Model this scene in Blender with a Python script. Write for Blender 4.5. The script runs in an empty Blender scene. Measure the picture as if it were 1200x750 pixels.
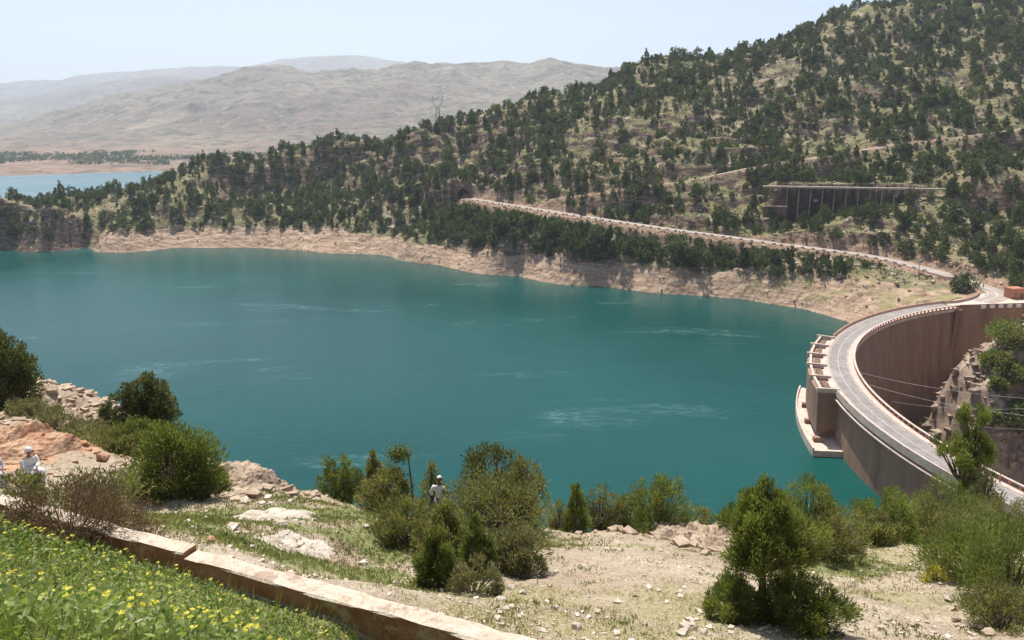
import bpy, bmesh, math, random
import numpy as np
from mathutils import Vector
C = bpy.context.scene
COL = C.collection
R = math.radians
rng = np.random.default_rng(7)
random.seed(7)

# ------------------------------------------------------------------ camera, sky, sun, exposure
CAMZ = 81.0
F, HOR = 900.0, 150.0
TH = math.atan2(375 - HOR, F)
cd = bpy.data.cameras.new('camera'); cam = bpy.data.objects.new('camera', cd); COL.objects.link(cam)
cam.location = (0, 0, CAMZ); cam.rotation_euler = (math.pi/2 - TH, 0, 0)
cd.sensor_width = 36; cd.lens = F/1200*36; cd.clip_start = .2; cd.clip_end = 40000
C.camera = cam
SUN_EL, SUN_AZ = R(63), R(-13)          # azimuth from +Y, negative = towards -X (far left)
w = bpy.data.worlds.new('World'); C.world = w; w.use_nodes = True
nt = w.node_tree
sky = nt.nodes.new('ShaderNodeTexSky'); sky.sky_type = 'NISHITA'; sky.sun_disc = False
sky.sun_elevation = SUN_EL; sky.sun_rotation = SUN_AZ; sky.altitude = 600
sky.air_density = 1.0; sky.dust_density = 2.2; sky.ozone_density = 1.6
nt.links.new(sky.outputs[0], nt.nodes['Background'].inputs[0])
nt.nodes['Background'].inputs[1].default_value = .078
sd = bpy.data.lights.new('sun', 'SUN'); sun = bpy.data.objects.new('sun', sd); COL.objects.link(sun)
sd.energy = 4.8; sd.angle = R(.5); sd.color = (1, .955, .88)
sv = Vector((math.sin(SUN_AZ)*math.cos(SUN_EL), math.cos(SUN_AZ)*math.cos(SUN_EL), math.sin(SUN_EL)))
sun.rotation_euler = sv.to_track_quat('Z', 'Y').to_euler(); sun.location = (0, 0, 300)
C.view_settings.view_transform = 'Standard'; C.view_settings.look = 'None'
C.view_settings.gamma = 1; C.view_settings.use_curve_mapping = False
C.view_settings.exposure = .66
C.cycles.volume_bounces = 1; C.cycles.max_bounces = 6; C.cycles.transparent_max_bounces = 12
C.cycles.volume_max_steps = 64

# ------------------------------------------------------------------ helpers
def ray(u, v):
    x = (u-600)/F; yc = (375-v)/F
    return x, math.cos(TH)+yc*math.sin(TH), -math.sin(TH)+yc*math.cos(TH)
def PY(u, v, y):
    a, b, c = ray(u, v); k = y/b
    return (a*k, y, CAMZ+c*k)
def PZ(u, v, z):
    a, b, c = ray(u, v); k = (z-CAMZ)/c
    return (a*k, b*k, z)

def _hash(ix, iy, s):
    h = (ix.astype(np.int64)*374761393 + iy.astype(np.int64)*668265263 + s*1442695041) & 0x7fffffff
    h = ((h ^ (h >> 13))*1274126177) & 0x7fffffff
    return ((h ^ (h >> 16)) & 0xffff)/65535.0
def vnoise(x, y, s=0):
    ix = np.floor(x); iy = np.floor(y); fx = x-ix; fy = y-iy
    fx = fx*fx*fx*(fx*(fx*6-15)+10); fy = fy*fy*fy*(fy*(fy*6-15)+10)
    a = _hash(ix, iy, s); b = _hash(ix+1, iy, s); c = _hash(ix, iy+1, s); d = _hash(ix+1, iy+1, s)
    return (a*(1-fx)+b*fx)*(1-fy)+(c*(1-fx)+d*fx)*fy - .5
def fbm(x, y, s=0, o=5, g=.5):
    t = 0; a = 1; 
    for k in range(o):
        t = t + a*vnoise(x*(2**k)+k*17.3, y*(2**k)-k*9.1, s+k); a *= g
    return t
def ridged(x, y, s=0, o=5):
    t = 0; a = 1
    for k in range(o):
        t = t + a*(.5-np.abs(vnoise(x*(2**k)+k*7.7, y*(2**k)+k*3.1, s+k))*2); a *= .5
    return t
def smooth(a, b, x):
    t = np.clip((x-a)/(b-a), 0, 1); return t*t*(3-2*t)

class TPS:
    def __init__(s, pts, lam=1e-3, scale=100.):
        p = np.array(pts, float); s.c = p[:, :2]/scale; s.k = scale; n = len(p)
        d = np.hypot(*(s.c[:, None]-s.c[None]).transpose(2, 0, 1))
        K = s.U(d)+np.eye(n)*lam
        P = np.c_[np.ones(n), s.c]
        A = np.zeros((n+3, n+3)); A[:n, :n] = K; A[:n, n:] = P; A[n:, :n] = P.T
        s.w = np.linalg.solve(A, np.r_[p[:, 2], 0, 0, 0])
    @staticmethod
    def U(d):
        return np.where(d > 1e-9, d*d*np.log(np.maximum(d, 1e-9)), 0)
    def __call__(s, x, y):
        x = np.asarray(x, float)/s.k; y = np.asarray(y, float)/s.k
        sh = x.shape; x = x.ravel(); y = y.ravel()
        o = s.w[-3]+s.w[-2]*x+s.w[-1]*y; n = len(s.c)
        for i in range(n):
            o += s.w[i]*s.U(np.hypot(x-s.c[i, 0], y-s.c[i, 1]))
        return o.reshape(sh)

def mesh_np(name, V, Fq, mat=None, parent=None, smooth_=False, attrs=None):
    """V (n,3), Fq (m,k) -> linked mesh object"""
    V = np.asarray(V, np.float32); Fq = np.asarray(Fq, np.int32)
    me = bpy.data.meshes.new(name); k = Fq.shape[1]
    me.vertices.add(len(V)); me.vertices.foreach_set('co', V.ravel())
    me.loops.add(Fq.size); me.loops.foreach_set('vertex_index', Fq.ravel())
    me.polygons.add(len(Fq)); me.polygons.foreach_set('loop_start', np.arange(0, Fq.size, k, dtype=np.int32))
    me.polygons.foreach_set('loop_total', np.full(len(Fq), k, np.int32))
    me.polygons.foreach_set('use_smooth', np.full(len(Fq), bool(smooth_)))
    if attrs:
        for an, (dom, val) in attrs.items():
            at = me.attributes.new(an, 'FLOAT', dom); at.data.foreach_set('value', np.asarray(val, np.float32).ravel())
    me.update(calc_edges=True); me.validate()
    if mat: me.materials.append(mat)
    o = bpy.data.objects.new(name, me); COL.objects.link(o)
    if parent: o.parent = parent
    return o
def tag(o, label=None, cat=None, group=None, kind=None):
    if label: o['label'] = label
    if cat: o['category'] = cat
    if group: o['group'] = group
    if kind: o['kind'] = kind
    return o
def empty(name, loc=(0, 0, 0), rz=0, label=None, cat=None, group=None):
    o = bpy.data.objects.new(name, None); COL.objects.link(o); o.location = loc; o.rotation_euler = (0, 0, rz)
    o.empty_display_size = .3
    return tag(o, label, cat, group)

class MB:
    def __init__(s): s.v = []; s.f = []
    def box(s, c, d, rz=0, ax=None):
        cx, cy, cz = c; dx, dy, dz = [q/2 for q in d]; n = len(s.v); co, si = math.cos(rz), math.sin(rz)
        for z in (-dz, dz):
            for x, y in ((-dx, -dy), (dx, -dy), (dx, dy), (-dx, dy)):
                s.v.append((cx+x*co-y*si, cy+x*si+y*co, cz+z))
        s.f += [tuple(n+i for i in q) for q in ((0, 3, 2, 1), (4, 5, 6, 7), (0, 1, 5, 4), (1, 2, 6, 5), (2, 3, 7, 6), (3, 0, 4, 7))]
        return s
    def tube(s, p0, p1, r0, r1=None, n=6):
        r1 = r0 if r1 is None else r1
        p0 = Vector(p0); p1 = Vector(p1); d = (p1-p0)
        if d.length < 1e-6: return s
        d.normalize(); a = d.orthogonal().normalized(); b = d.cross(a); k = len(s.v)
        for p, r in ((p0, r0), (p1, r1)):
            for i in range(n):
                t = 2*math.pi*i/n; s.v.append(tuple(p+a*(r*math.cos(t))+b*(r*math.sin(t))))
        for i in range(n):
            j = (i+1) % n; s.f.append((k+i, k+j, k+n+j, k+n+i))
        s.f.append(tuple(k+i for i in reversed(range(n)))); s.f.append(tuple(k+n+i for i in range(n)))
        return s
    def path(s, pts, rs, n=6):
        for i in range(len(pts)-1): s.tube(pts[i], pts[i+1], rs[i], rs[i+1], n)
        return s
    def sweep(s, centers, normals, prof, caps=True):
        """profile [(offset along normal, z)] swept along centres (x,y,z)"""
        n = len(prof); k = len(s.v)
        for c, nn in zip(centers, normals):
            for a, z in prof: s.v.append((c[0]+nn[0]*a, c[1]+nn[1]*a, c[2]+z))
        m = len(centers)
        for i in range(m-1):
            for j in range(n):
                q = (j+1) % n
                s.f.append((k+i*n+j, k+i*n+q, k+(i+1)*n+q, k+(i+1)*n+j))
        if caps:
            s.f.append(tuple(k+j for j in reversed(range(n)))); s.f.append(tuple(k+(m-1)*n+j for j in range(n)))
        return s
    def build(s, name, mat, parent=None, sm=False, bevel=0):
        me = bpy.data.meshes.new(name); me.from_pydata(s.v, [], s.f); me.update()
        bm = bmesh.new(); bm.from_mesh(me); bmesh.ops.recalc_face_normals(bm, faces=bm.faces)
        if bevel: bmesh.ops.bevel(bm, geom=list(bm.edges), offset=bevel, segments=2, affect='EDGES')
        bm.to_mesh(me); bm.free()
        if sm: 
            for p in me.polygons: p.use_smooth = True
        if mat: me.materials.append(mat)
        o = bpy.data.objects.new(name, me); COL.objects.link(o)
        if parent: o.parent = parent
        return o

# ------------------------------------------------------------------ materials
def newmat(name):
    m = bpy.data.materials.new(name); m.use_nodes = True
    return m, m.node_tree, m.node_tree.nodes['Principled BSDF']
class NG:
    def __init__(s, t): s.t = t
    def n(s, typ, **kw):
        x = s.t.nodes.new(typ)
        for k, v in kw.items(): setattr(x, k, v)
        return x
    def link(s, a, b): s.t.links.new(a, b)
    def coord(s, kind='Object'): return s.n('ShaderNodeTexCoord').outputs[kind]
    def pos(s): return s.n('ShaderNodeNewGeometry').outputs['Position']
    def noise(s, sc, det=4, rough=.55, vec=None, dist=0):
        x = s.n('ShaderNodeTexNoise'); x.inputs['Scale'].default_value = sc; x.inputs['Detail'].default_value = det
        x.inputs['Roughness'].default_value = rough; x.inputs['Distortion'].default_value = dist
        if vec is not None: s.link(vec, x.inputs['Vector'])
        return x.outputs['Fac']
    def voro(s, sc, vec=None, out='Distance', feat='F1'):
        x = s.n('ShaderNodeTexVoronoi', feature=feat); x.inputs['Scale'].default_value = sc
        if vec is not None: s.link(vec, x.inputs['Vector'])
        return x.outputs[out]
    def scale(s, vec, v):
        x = s.n('ShaderNodeMapping'); x.inputs['Scale'].default_value = v; s.link(vec, x.inputs['Vector']); return x.outputs[0]
    def ramp(s, fac, stops):
        x = s.n('ShaderNodeValToRGB'); r = x.color_ramp
        while len(r.elements) < len(stops): r.elements.new(.5)
        for e, (p, c) in zip(r.elements, stops):
            e.position = p; e.color = (*c, 1) if not np.isscalar(c) else (c, c, c, 1)
        s.link(fac, x.inputs[0]); return x.outputs[0]
    def mix(s, fac, a, b, mode='MIX'):
        x = s.n('ShaderNodeMix', data_type='RGBA', blend_type=mode)
        for i, v in ((0, fac), (6, a), (7, b)):
            if isinstance(v, (int, float)): x.inputs[i].default_value = v if i == 0 else (v, v, v, 1)
            elif isinstance(v, tuple): x.inputs[i].default_value = (*v, 1)
            else: s.link(v, x.inputs[i])
        return x.outputs[2]
    def math(s, op, a, b=None, cl=False):
        x = s.n('ShaderNodeMath', operation=op, use_clamp=cl)
        for i, v in ((0, a), (1, b)):
            if v is None: continue
            if isinstance(v, (int, float)): x.inputs[i].default_value = v
            else: s.link(v, x.inputs[i])
        return x.outputs[0]
    def step(s, v, a, b):
        x = s.n('ShaderNodeMapRange', interpolation_type='SMOOTHSTEP'); s.link(v, x.inputs[0])
        x.inputs[1].default_value = a; x.inputs[2].default_value = b; return x.outputs[0]
    def attr(s, name): return s.n('ShaderNodeAttribute', attribute_name=name).outputs['Fac']
    def bump(s, h, st, dist, bs):
        x = s.n('ShaderNodeBump'); x.inputs['Strength'].default_value = st; x.inputs['Distance'].default_value = dist
        s.link(h, x.inputs['Height']); s.link(x.outputs[0], bs.inputs['Normal'])
    def sep(s, v):
        x = s.n('ShaderNodeSeparateXYZ'); s.link(v, x.inputs[0]); return x.outputs

def surf(name, c1, c2, sc=1., rough=.85, bump=.3, bd=.02, c3=None, det=6, stretch=None, spec=.3):
    m, t, b = newmat(name); g = NG(t); co = g.coord()
    if stretch: co = g.scale(co, stretch)
    f = g.noise(sc, det, .6, co)
    col = g.mix(g.step(f, .35, .65), c1, c2)
    if c3: col = g.mix(g.step(g.noise(sc*.37, 5, .65, co), .52, .68), col, c3)
    g.link(col, b.inputs['Base Color']); b.inputs['Roughness'].default_value = rough
    b.inputs['Specular IOR Level'].default_value = spec
    if bump: g.bump(g.noise(sc*3, 6, .6, co), bump, bd, b)
    return m

def leafmat(name, dark, light, hue=None, trans=.35):
    m, t, b = newmat(name); g = NG(t)
    tone = g.attr('tone'); rnd = g.n('ShaderNodeNewGeometry').outputs['Random Per Island']
    f = g.math('ADD', g.math('MULTIPLY', tone, .72), g.math('MULTIPLY', rnd, .28))
    if name == 'leaves_hillside': f = g.math('ADD', f, g.math('MULTIPLY', g.math('SUBTRACT', g.n('ShaderNodeObjectInfo').outputs['Random'], .5), .45), True)
    col = g.mix(f, dark, light)
    if hue: col = g.mix(g.step(rnd, .86, .92), col, hue)
    g.link(col, b.inputs['Base Color']); b.inputs['Roughness'].default_value = .6
    b.inputs['Specular IOR Level'].default_value = .25
    tr = g.n('ShaderNodeBsdfTranslucent'); g.link(g.mix(1., col, (1.0, 1.0, .55), 'MULTIPLY'), tr.inputs[0])
    mx = g.n('ShaderNodeMixShader'); mx.inputs[0].default_value = trans
    g.link(b.outputs[0], mx.inputs[1]); g.link(tr.outputs[0], mx.inputs[2])
    g.link(mx.outputs[0], t.nodes['Material Output'].inputs[0])
    return m

M = {}
M['leaf_pine'] = leafmat('needles_pine', (.060, .090, .024), (.28, .33, .085), (.26, .25, .09), .45)
M['leaf_conifer'] = leafmat('needles_cypress', (.048, .076, .021), (.23, .28, .075), (.24, .21, .08), .45)
M['leaf_olive'] = leafmat('leaves_olive', (.09, .105, .036), (.31, .31, .12), (.33, .28, .15), .45)
M['leaf_grey'] = leafmat('leaves_grey_green', (.11, .115, .055), (.27, .26, .14), (.34, .28, .17), .4)
M['leaf_dark'] = leafmat('leaves_dark', (.045, .060, .026), (.15, .17, .07), (.22, .20, .10), .4)
M['leaf_dry'] = leafmat('twigs_dry', (.12, .070, .050), (.22, .16, .09), (.30, .23, .15), .25)
M['leaf_far'] = leafmat('leaves_hillside', (.030, .055, .024), (.140, .175, .072), (.16, .16, .08), .35)
M['leaf_meadow'] = leafmat('leaves_meadow', (.10, .16, .035), (.36, .44, .14), (.50, .52, .32), .5)
M['leaf_grassy'] = leafmat('herbs', (.10, .13, .035), (.27, .29, .10), (.36, .33, .18), .4)
M['leaf_grass'] = leafmat('grass_blades', (.10, .15, .035), (.25, .30, .08), (.36, .31, .16), .4)
M['leaf_straw'] = leafmat('grass_straw', (.24, .22, .09), (.42, .37, .18), (.50, .42, .26), .35)
M['petal'] = leafmat('petals_yellow', (.72, .62, .06), (.85, .80, .22), None, .4)
M['bark'] = surf('bark', (.10, .07, .05), (.19, .15, .11), 9, .95, .6, .02)
M['rock_tan'] = surf('rock_tan', (.30, .215, .15), (.47, .37, .27), 1.3, .95, .9, .10, (.20, .14, .10))
M['rock_red'] = surf('rock_red', (.37, .19, .105), (.54, .37, .245), 1.2, .95, .9, .12, (.20, .085, .05))
M['rock_pale'] = surf('rock_pale', (.40, .335, .27), (.55, .48, .395), 3, .95, .8, .04, (.28, .215, .16))
M['asphalt'] = surf('asphalt', (.21, .18, .168), (.28, .245, .225), .5, .9, .2, .01, (.32, .28, .255))
M['asphalt_far'] = surf('asphalt_pale', (.29, .24, .20), (.37, .31, .265), .2, .9, .2, .01)
M['paving'] = surf('pavement_pink', (.46, .34, .28), (.56, .44, .37), .8, .9, .2, .01)
M['white_paint'] = surf('white_paint', (.70, .68, .66), (.82, .81, .79), 2, .7, 0)
M['via_brown'] = surf('concrete_brown', (.24, .17, .12), (.36, .27, .20), .5, .9, .2, .02)
M['worn_paint'] = surf('worn_road_paint', (.36, .33, .31), (.60, .57, .54), 1.2, .9, 0)
M['concrete_light'] = surf('concrete_light', (.48, .38, .31), (.60, .50, .42), .6, .9, .3, .02, (.40, .30, .235))
M['concrete_red'] = surf('concrete_red', (.32, .155, .105), (.42, .225, .155), 1.0, .9, .3, .02)
M['terracotta'] = surf('terracotta_render', (.42, .17, .10), (.50, .22, .14), 1.2, .9, .3, .02)
M['steel'] = surf('steel_grey', (.30, .29, .28), (.40, .39, .37), 2, .6, .1, .01)
M['rust'] = surf('steel_rust', (.12, .075, .055), (.20, .12, .08), 1, .85, .2, .01)
M['wood'] = surf('pole_wood', (.20, .15, .11), (.30, .24, .19), 4, .9, .3, .01)
M['soil_dark'] = surf('soil', (.14, .09, .065), (.24, .16, .12), .6, .95, .5, .1)
M['cloth_white'] = surf('cloth_white', (.56, .55, .55), (.72, .70, .68), 14, .9, .4, .01)
M['cloth_grey'] = surf('cloth_mauve', (.30, .27, .32), (.46, .42, .47), 14, .9, .4, .01)
M['cloth_trousers'] = surf('cloth_grey', (.16, .16, .18), (.24, .24, .26), 14, .9, .3, .01)
M['cloth_dark'] = surf('cloth_dark', (.02, .02, .025), (.05, .05, .06), 14, .9, .3, .01)
M['skin'] = surf('skin', (.17, .09, .06), (.22, .12, .08), 20, .6, .1, .004)
M['car_paint'] = surf('car_paint', (.025, .028, .035), (.04, .042, .05), 2, .3, 0, spec=.6)
M['tyre'] = surf('tyre_rubber', (.015, .015, .015), (.03, .03, .03), 9, .9, 0)
M['glass_dark'] = surf('glass_dark', (.02, .025, .03), (.04, .045, .05), 2, .12, 0, spec=.7)
M['wire'] = surf('cable', (.42, .42, .43), (.5, .5, .5), 1, .5, 0)

def dam_mat(name, c1, c2):
    m, t, b = newmat(name); g = NG(t); p = g.pos(); s = g.sep(p)
    pz = g.math('MULTIPLY', s[2], .5)
    stain = g.step(g.noise(.12, 5, .7, g.scale(p, (1, 1, .12))), .54, .66)
    lift = g.math('FRACT', g.math('MULTIPLY', s[2], 1/1.5))
    line = g.step(g.math('ABSOLUTE', g.math('SUBTRACT', lift, .5)), .455, .5)
    streak = g.noise(.35, 6, .65, g.scale(p, (1, 1, .07)))
    blot = g.noise(.07, 6, .6, p)
    fine = g.noise(1.6, 5, .6, p)
    col = g.mix(g.step(streak, .30, .80), c1, c2)
    col = g.mix(g.math('MULTIPLY', g.step(blot, .5, .7), .5), col, tuple(x*.62 for x in c1))
    col = g.mix(g.math('MULTIPLY', line, .6), col, tuple(x*.6 for x in c1))
    col = g.mix(g.math('MULTIPLY', fine, .35), col, tuple(min(1, x*1.25) for x in c2))
    col = g.mix(g.math('MULTIPLY', stain, .55), col, tuple(x*.45 for x in c1))
    wet = g.step(g.math('ADD', s[2], g.math('MULTIPLY', blot, 1.5)), 2.2, 1.2)
    g.link(col, b.inputs['Base Color']); b.inputs['Roughness'].default_value = .9
    g.bump(g.math('ADD', fine, line), .25, .05, b)
    return m
M['dam'] = dam_mat('dam_concrete', (.205, .112, .072), (.325, .20, .135))
M['dam_lit'] = dam_mat('dam_concrete_upstream', (.40, .27, .19), (.50, .36, .27))

# hillside ground
def hill_mat():
    m, t, b = newmat('hillside_ground'); g = NG(t); p = g.pos()
    geo = g.n('ShaderNodeNewGeometry'); nz = g.sep(geo.outputs['Normal'])[2]; s = g.sep(p)
    n1 = g.noise(.018, 7, .65, p); n2 = g.noise(.11, 6, .65, p); n3 = g.noise(.6, 5, .7, p)
    grass = g.mix(g.step(n2, .38, .62), (.140, .142, .058), (.245, .205, .112))
    grass = g.mix(g.math('MULTIPLY', g.step(n1, .48, .62), .6), grass, (.32, .26, .17))
    grass = g.mix(g.math('MULTIPLY', g.step(n3, .55, .75), .5), grass, (.34, .28, .20))
    grass = g.mix(g.step(g.noise(.22, 4, .6, p), .60, .66), grass, (.42, .37, .30))
    strata = g.noise(.5, 6, .7, g.scale(p, (.25, .25, 1.6)))
    rock = g.mix(g.step(strata, .38, .62), (.095, .062, .045), (.26, .18, .13))
    col = g.mix(g.step(g.math('ADD', nz, g.math('MULTIPLY', g.math('SUBTRACT', n2, .5), .25)), .80, .70), grass, rock)
    sh = g.attr('shore')
    led = g.noise(.22, 7, .7, g.scale(p, (.5, .5, 3)))
    band = g.mix(g.step(led, .36, .6), (.29, .19, .125), (.47, .335, .235))
    band = g.mix(g.step(g.noise(.9, 5, .75, p), .50, .7), band, (.56, .45, .34))
    wl_ = g.noise(.9, 4, .6, g.scale(p, (.06, .06, 1.5)))
    band = g.mix(g.math('MULTIPLY', g.step(wl_, .50, .58), .45), band, (.20, .125, .085))
    band = g.mix(g.math('MULTIPLY', g.step(g.voro(.55, p), .30, .12), .35), band, (.58, .47, .36))
    band = g.mix(g.math('MULTIPLY', g.math('MULTIPLY', g.attr('green'), .75), g.step(n2, .45, .62)), band, (.25, .235, .10))
    fac = g.math('ADD', sh, g.math('MULTIPLY', g.math('SUBTRACT', n2, .5), .9))
    col = g.mix(g.step(fac, .42, .58), col, band)
    earth = g.mix(g.step(n3, .35, .65), (.22, .135, .09), (.37, .26, .18))
    col = g.mix(g.step(g.math('ADD', g.attr('cut'), g.math('MULTIPLY', g.math('SUBTRACT', n2, .5), .8)), .4, .6), col, earth)
    col = g.mix(g.attr('dark'), col, g.mix(g.step(n2, .4, .6), (.030, .026, .026), (.075, .058, .048)))  # shade of the cut behind the viaduct, painted in as near-black rock colour
    g.link(col, b.inputs['Base Color']); b.inputs['Roughness'].default_value = .95; b.inputs['Specular IOR Level'].default_value = .1
    h = g.math('ADD', g.noise(.5, 8, .7, p), g.math('MULTIPLY', g.voro(.35, p), .6))
    g.bump(h, .8, 1.2, b)
    return m
M['hill'] = hill_mat()

def near_mat():
    m, t, b = newmat('near_ground'); g = NG(t); p = g.pos()
    geo = g.n('ShaderNodeNewGeometry'); nz = g.sep(geo.outputs['Normal'])[2]
    n1 = g.noise(.35, 7, .65, p); n2 = g.noise(2.2, 6, .7, p); n3 = g.noise(14, 5, .7, p)
    dirt = g.mix(g.step(n1, .38, .62), (.385, .30, .205), (.51, .42, .305))
    dirt = g.mix(g.math('MULTIPLY', g.step(n2, .42, .64), .65), dirt, (.33, .25, .185))
    dirt = g.mix(g.math('MULTIPLY', g.step(n3, .5, .66), .75), dirt, (.58, .50, .42))
    dirt = g.mix(g.math('MULTIPLY', g.step(g.noise(26, 3, .6, p), .52, .62), .75), dirt, (.22, .165, .12))
    gr = g.mix(g.step(n3, .35, .65), (.13, .15, .05), (.28, .27, .12))
    dry = g.mix(g.step(n3, .4, .6), (.24, .225, .10), (.44, .37, .235))
    ga = g.math('ADD', g.attr('grass'), g.math('MULTIPLY', g.math('SUBTRACT', n2, .5), .9))
    da = g.math('ADD', g.attr('dry'), g.math('MULTIPLY', g.math('SUBTRACT', n2, .5), 1.1))
    col = g.mix(g.step(da, .4, .7), dirt, dry)
    col = g.mix(g.step(ga, .38, .62), col, gr)
    ro = g.mix(g.step(g.noise(.9, 7, .7, g.scale(p, (1, 1, 2.2))), .36, .62), (.24, .165, .115), (.46, .36, .27))
    ra = g.math('ADD', g.attr('rock'), g.math('MULTIPLY', g.math('SUBTRACT', n1, .5), .8))
    col = g.mix(g.step(ra, .4, .6), col, ro)
    red = g.mix(g.step(n2, .35, .65), (.40, .19, .10), (.58, .36, .22))
    col = g.mix(g.step(g.math('ADD', g.attr('red'), g.math('MULTIPLY', g.math('SUBTRACT', n2, .5), .6)), .4, .6), col, red)
    col = g.mix(g.step(nz, .70, .55), col, g.mix(g.step(n1, .35, .65), (.20, .14, .10), (.38, .29, .22)))
    g.link(col, b.inputs['Base Color']); b.inputs['Roughness'].default_value = .95; b.inputs['Specular IOR Level'].default_value = .1
    g.bump(g.math('ADD', g.noise(5, 9, .75, p), g.math('MULTIPLY', g.voro(9, p), .4)), .8, .12, b)
    return m
M['near'] = near_mat()

def far_mat(name, tint):
    m, t, b = newmat(name); g = NG(t); p = g.pos()
    n1 = g.noise(.0016, 8, .65, p); n2 = g.noise(.009, 7, .7, g.scale(p, (1, 1, 3))); n3 = g.noise(.022, 7, .75, p)
    col = g.mix(g.step(n1, .4, .6), (.175, .130, .105), (.225, .185, .135))
    col = g.mix(g.math('MULTIPLY', g.step(n2, .45, .62), .7), col, (.090, .092, .066))
    s = g.sep(p)
    low = g.step(g.math('ADD', s[2], g.math('MULTIPLY', n2, 60)), 90, 30)
    col = g.mix(g.math('MULTIPLY', low, .55), col, (.29, .165, .12))
    col = g.mix(g.math('MULTIPLY', g.step(n3, .50, .60), .80), col, (.055, .065, .05))
    col = g.mix(g.math('MULTIPLY', g.step(g.noise(.035, 5, .7, g.scale(p, (1, .6, 2))), .56, .66), .6), col, (.36, .30, .22))
    fld = g.voro(.006, g.scale(p, (1, .5, 1)), 'Color')
    fs = g.sep(fld)[0]
    col = g.mix(g.math('MULTIPLY', g.math('MULTIPLY', g.step(fs, .90, .96), g.step(s[2], 260, 60)), .35), col, (.40, .33, .24))
    g.link(col, b.inputs['Base Color']); b.inputs['Roughness'].default_value = .95; b.inputs['Specular IOR Level'].default_value = .1
    g.bump(g.noise(.012, 8, .7, p), .4, 20, b)
    return m
M['far'] = far_mat('far_land', None)

def water_mat():
    m, t, b = newmat('lake_water'); g = NG(t); p = g.pos()
    big = g.noise(.006, 5, .55, p)
    col = g.mix(g.step(big, .35, .65), (.0028, .050, .046), (.0055, .066, .058))
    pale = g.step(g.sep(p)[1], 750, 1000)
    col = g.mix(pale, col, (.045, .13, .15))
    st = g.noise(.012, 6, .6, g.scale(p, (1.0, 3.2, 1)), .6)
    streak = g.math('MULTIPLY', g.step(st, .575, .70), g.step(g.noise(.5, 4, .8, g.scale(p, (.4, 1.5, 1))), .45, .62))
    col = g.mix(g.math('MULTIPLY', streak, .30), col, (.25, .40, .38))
    g.link(col, b.inputs['Base Color'])
    g.link(g.math('ADD', g.math('MULTIPLY', g.step(big, .4, .6), .08), .16), b.inputs['Roughness'])
    b.inputs['IOR'].default_value = 1.33; b.inputs['Specular IOR Level'].default_value = .22
    h = g.math('ADD', g.noise(.55, 5, .65, g.scale(p, (.55, 1.2, 1))), g.math('MULTIPLY', g.noise(.09, 3, .5, p), 1.4))
    g.bump(h, .32, .35, b)
    return m
M['water'] = water_mat()

# ------------------------------------------------------------------ dam geometry constants
DC = (214.5, 167.0); RI, RO = 124.0, 132.5; ZC = 15.0
def arc(a0, a1, r, z, n):
    out = []; nn = []
    for i in range(n):
        a = R(a0+(a1-a0)*i/(n-1)); nn.append((math.cos(a), math.sin(a)))
        out.append((DC[0]+r*math.cos(a), DC[1]+r*math.sin(a), z))
    return out, nn
A_NEAR, A_FAR = 214.0, 111.5

# ------------------------------------------------------------------ far hill terrain
road_ctrl = [PZ(548, 232.5, 34), PZ(590, 239, 32.5), PZ(640, 247, 31), PZ(690, 254.5, 29.6), PZ(740, 262, 28), PZ(795, 270, 26.5), PZ(850, 277, 25),
             PZ(900, 284, 23.5), PZ(950, 290.5, 22), PZ(1000, 297, 20.8), PZ(1040, 304, 19.6), PZ(1075, 312.5, 18.4), PZ(1110, 322, 17.2), (196.5, 337, 16.2),
             (200, 322, 15.6), (199.5, 310, 15.2), (194, 301, 15.1), (184, 293.5, 15.04)]
def catmull(P, k=12):
    P = [np.array(p, float) for p in P]; Q = [2*P[0]-P[1]]+P+[2*P[-1]-P[-2]]; out = []
    for i in range(1, len(Q)-2):
        for j in range(k):
            t = j/k; a, b, c, d = Q[i-1], Q[i], Q[i+1], Q[i+2]
            out.append(.5*((2*b)+(-a+c)*t+(2*a-5*b+4*c-d)*t*t+(-a+3*b-3*c+d)*t**3))
    out.append(Q[-2]); return np.array(out)
road = catmull(road_ctrl, 12)
H = []
shore = [(-160, 288), (-60, 290), (0, 291), (95, 291), (200, 291), (300, 290.5), (390, 297), (460, 301), (520, 312), (600, 323), (700, 335), (800, 345), (880, 352), (940, 362), (985, 375)]
for u, v in shore:
    x, y, z = PZ(u, v, 0); H.append((x, y, 0)); H.append((x*.95, y-28, -12))
for u, v, zz in [(130, 273, 11.5), (200, 268, 11.5), (300, 268, 11.5), (400, 271, 11.5), (480, 279, 12.5), (600, 293, 13.5), (700, 303, 13.8), (800, 309, 13.8), (900, 317, 13.8), (990, 328, 13.5), (1050, 337, 13)]:
    H.append(PZ(u, v, zz))
for p in road_ctrl: H.append(tuple(p))
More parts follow.
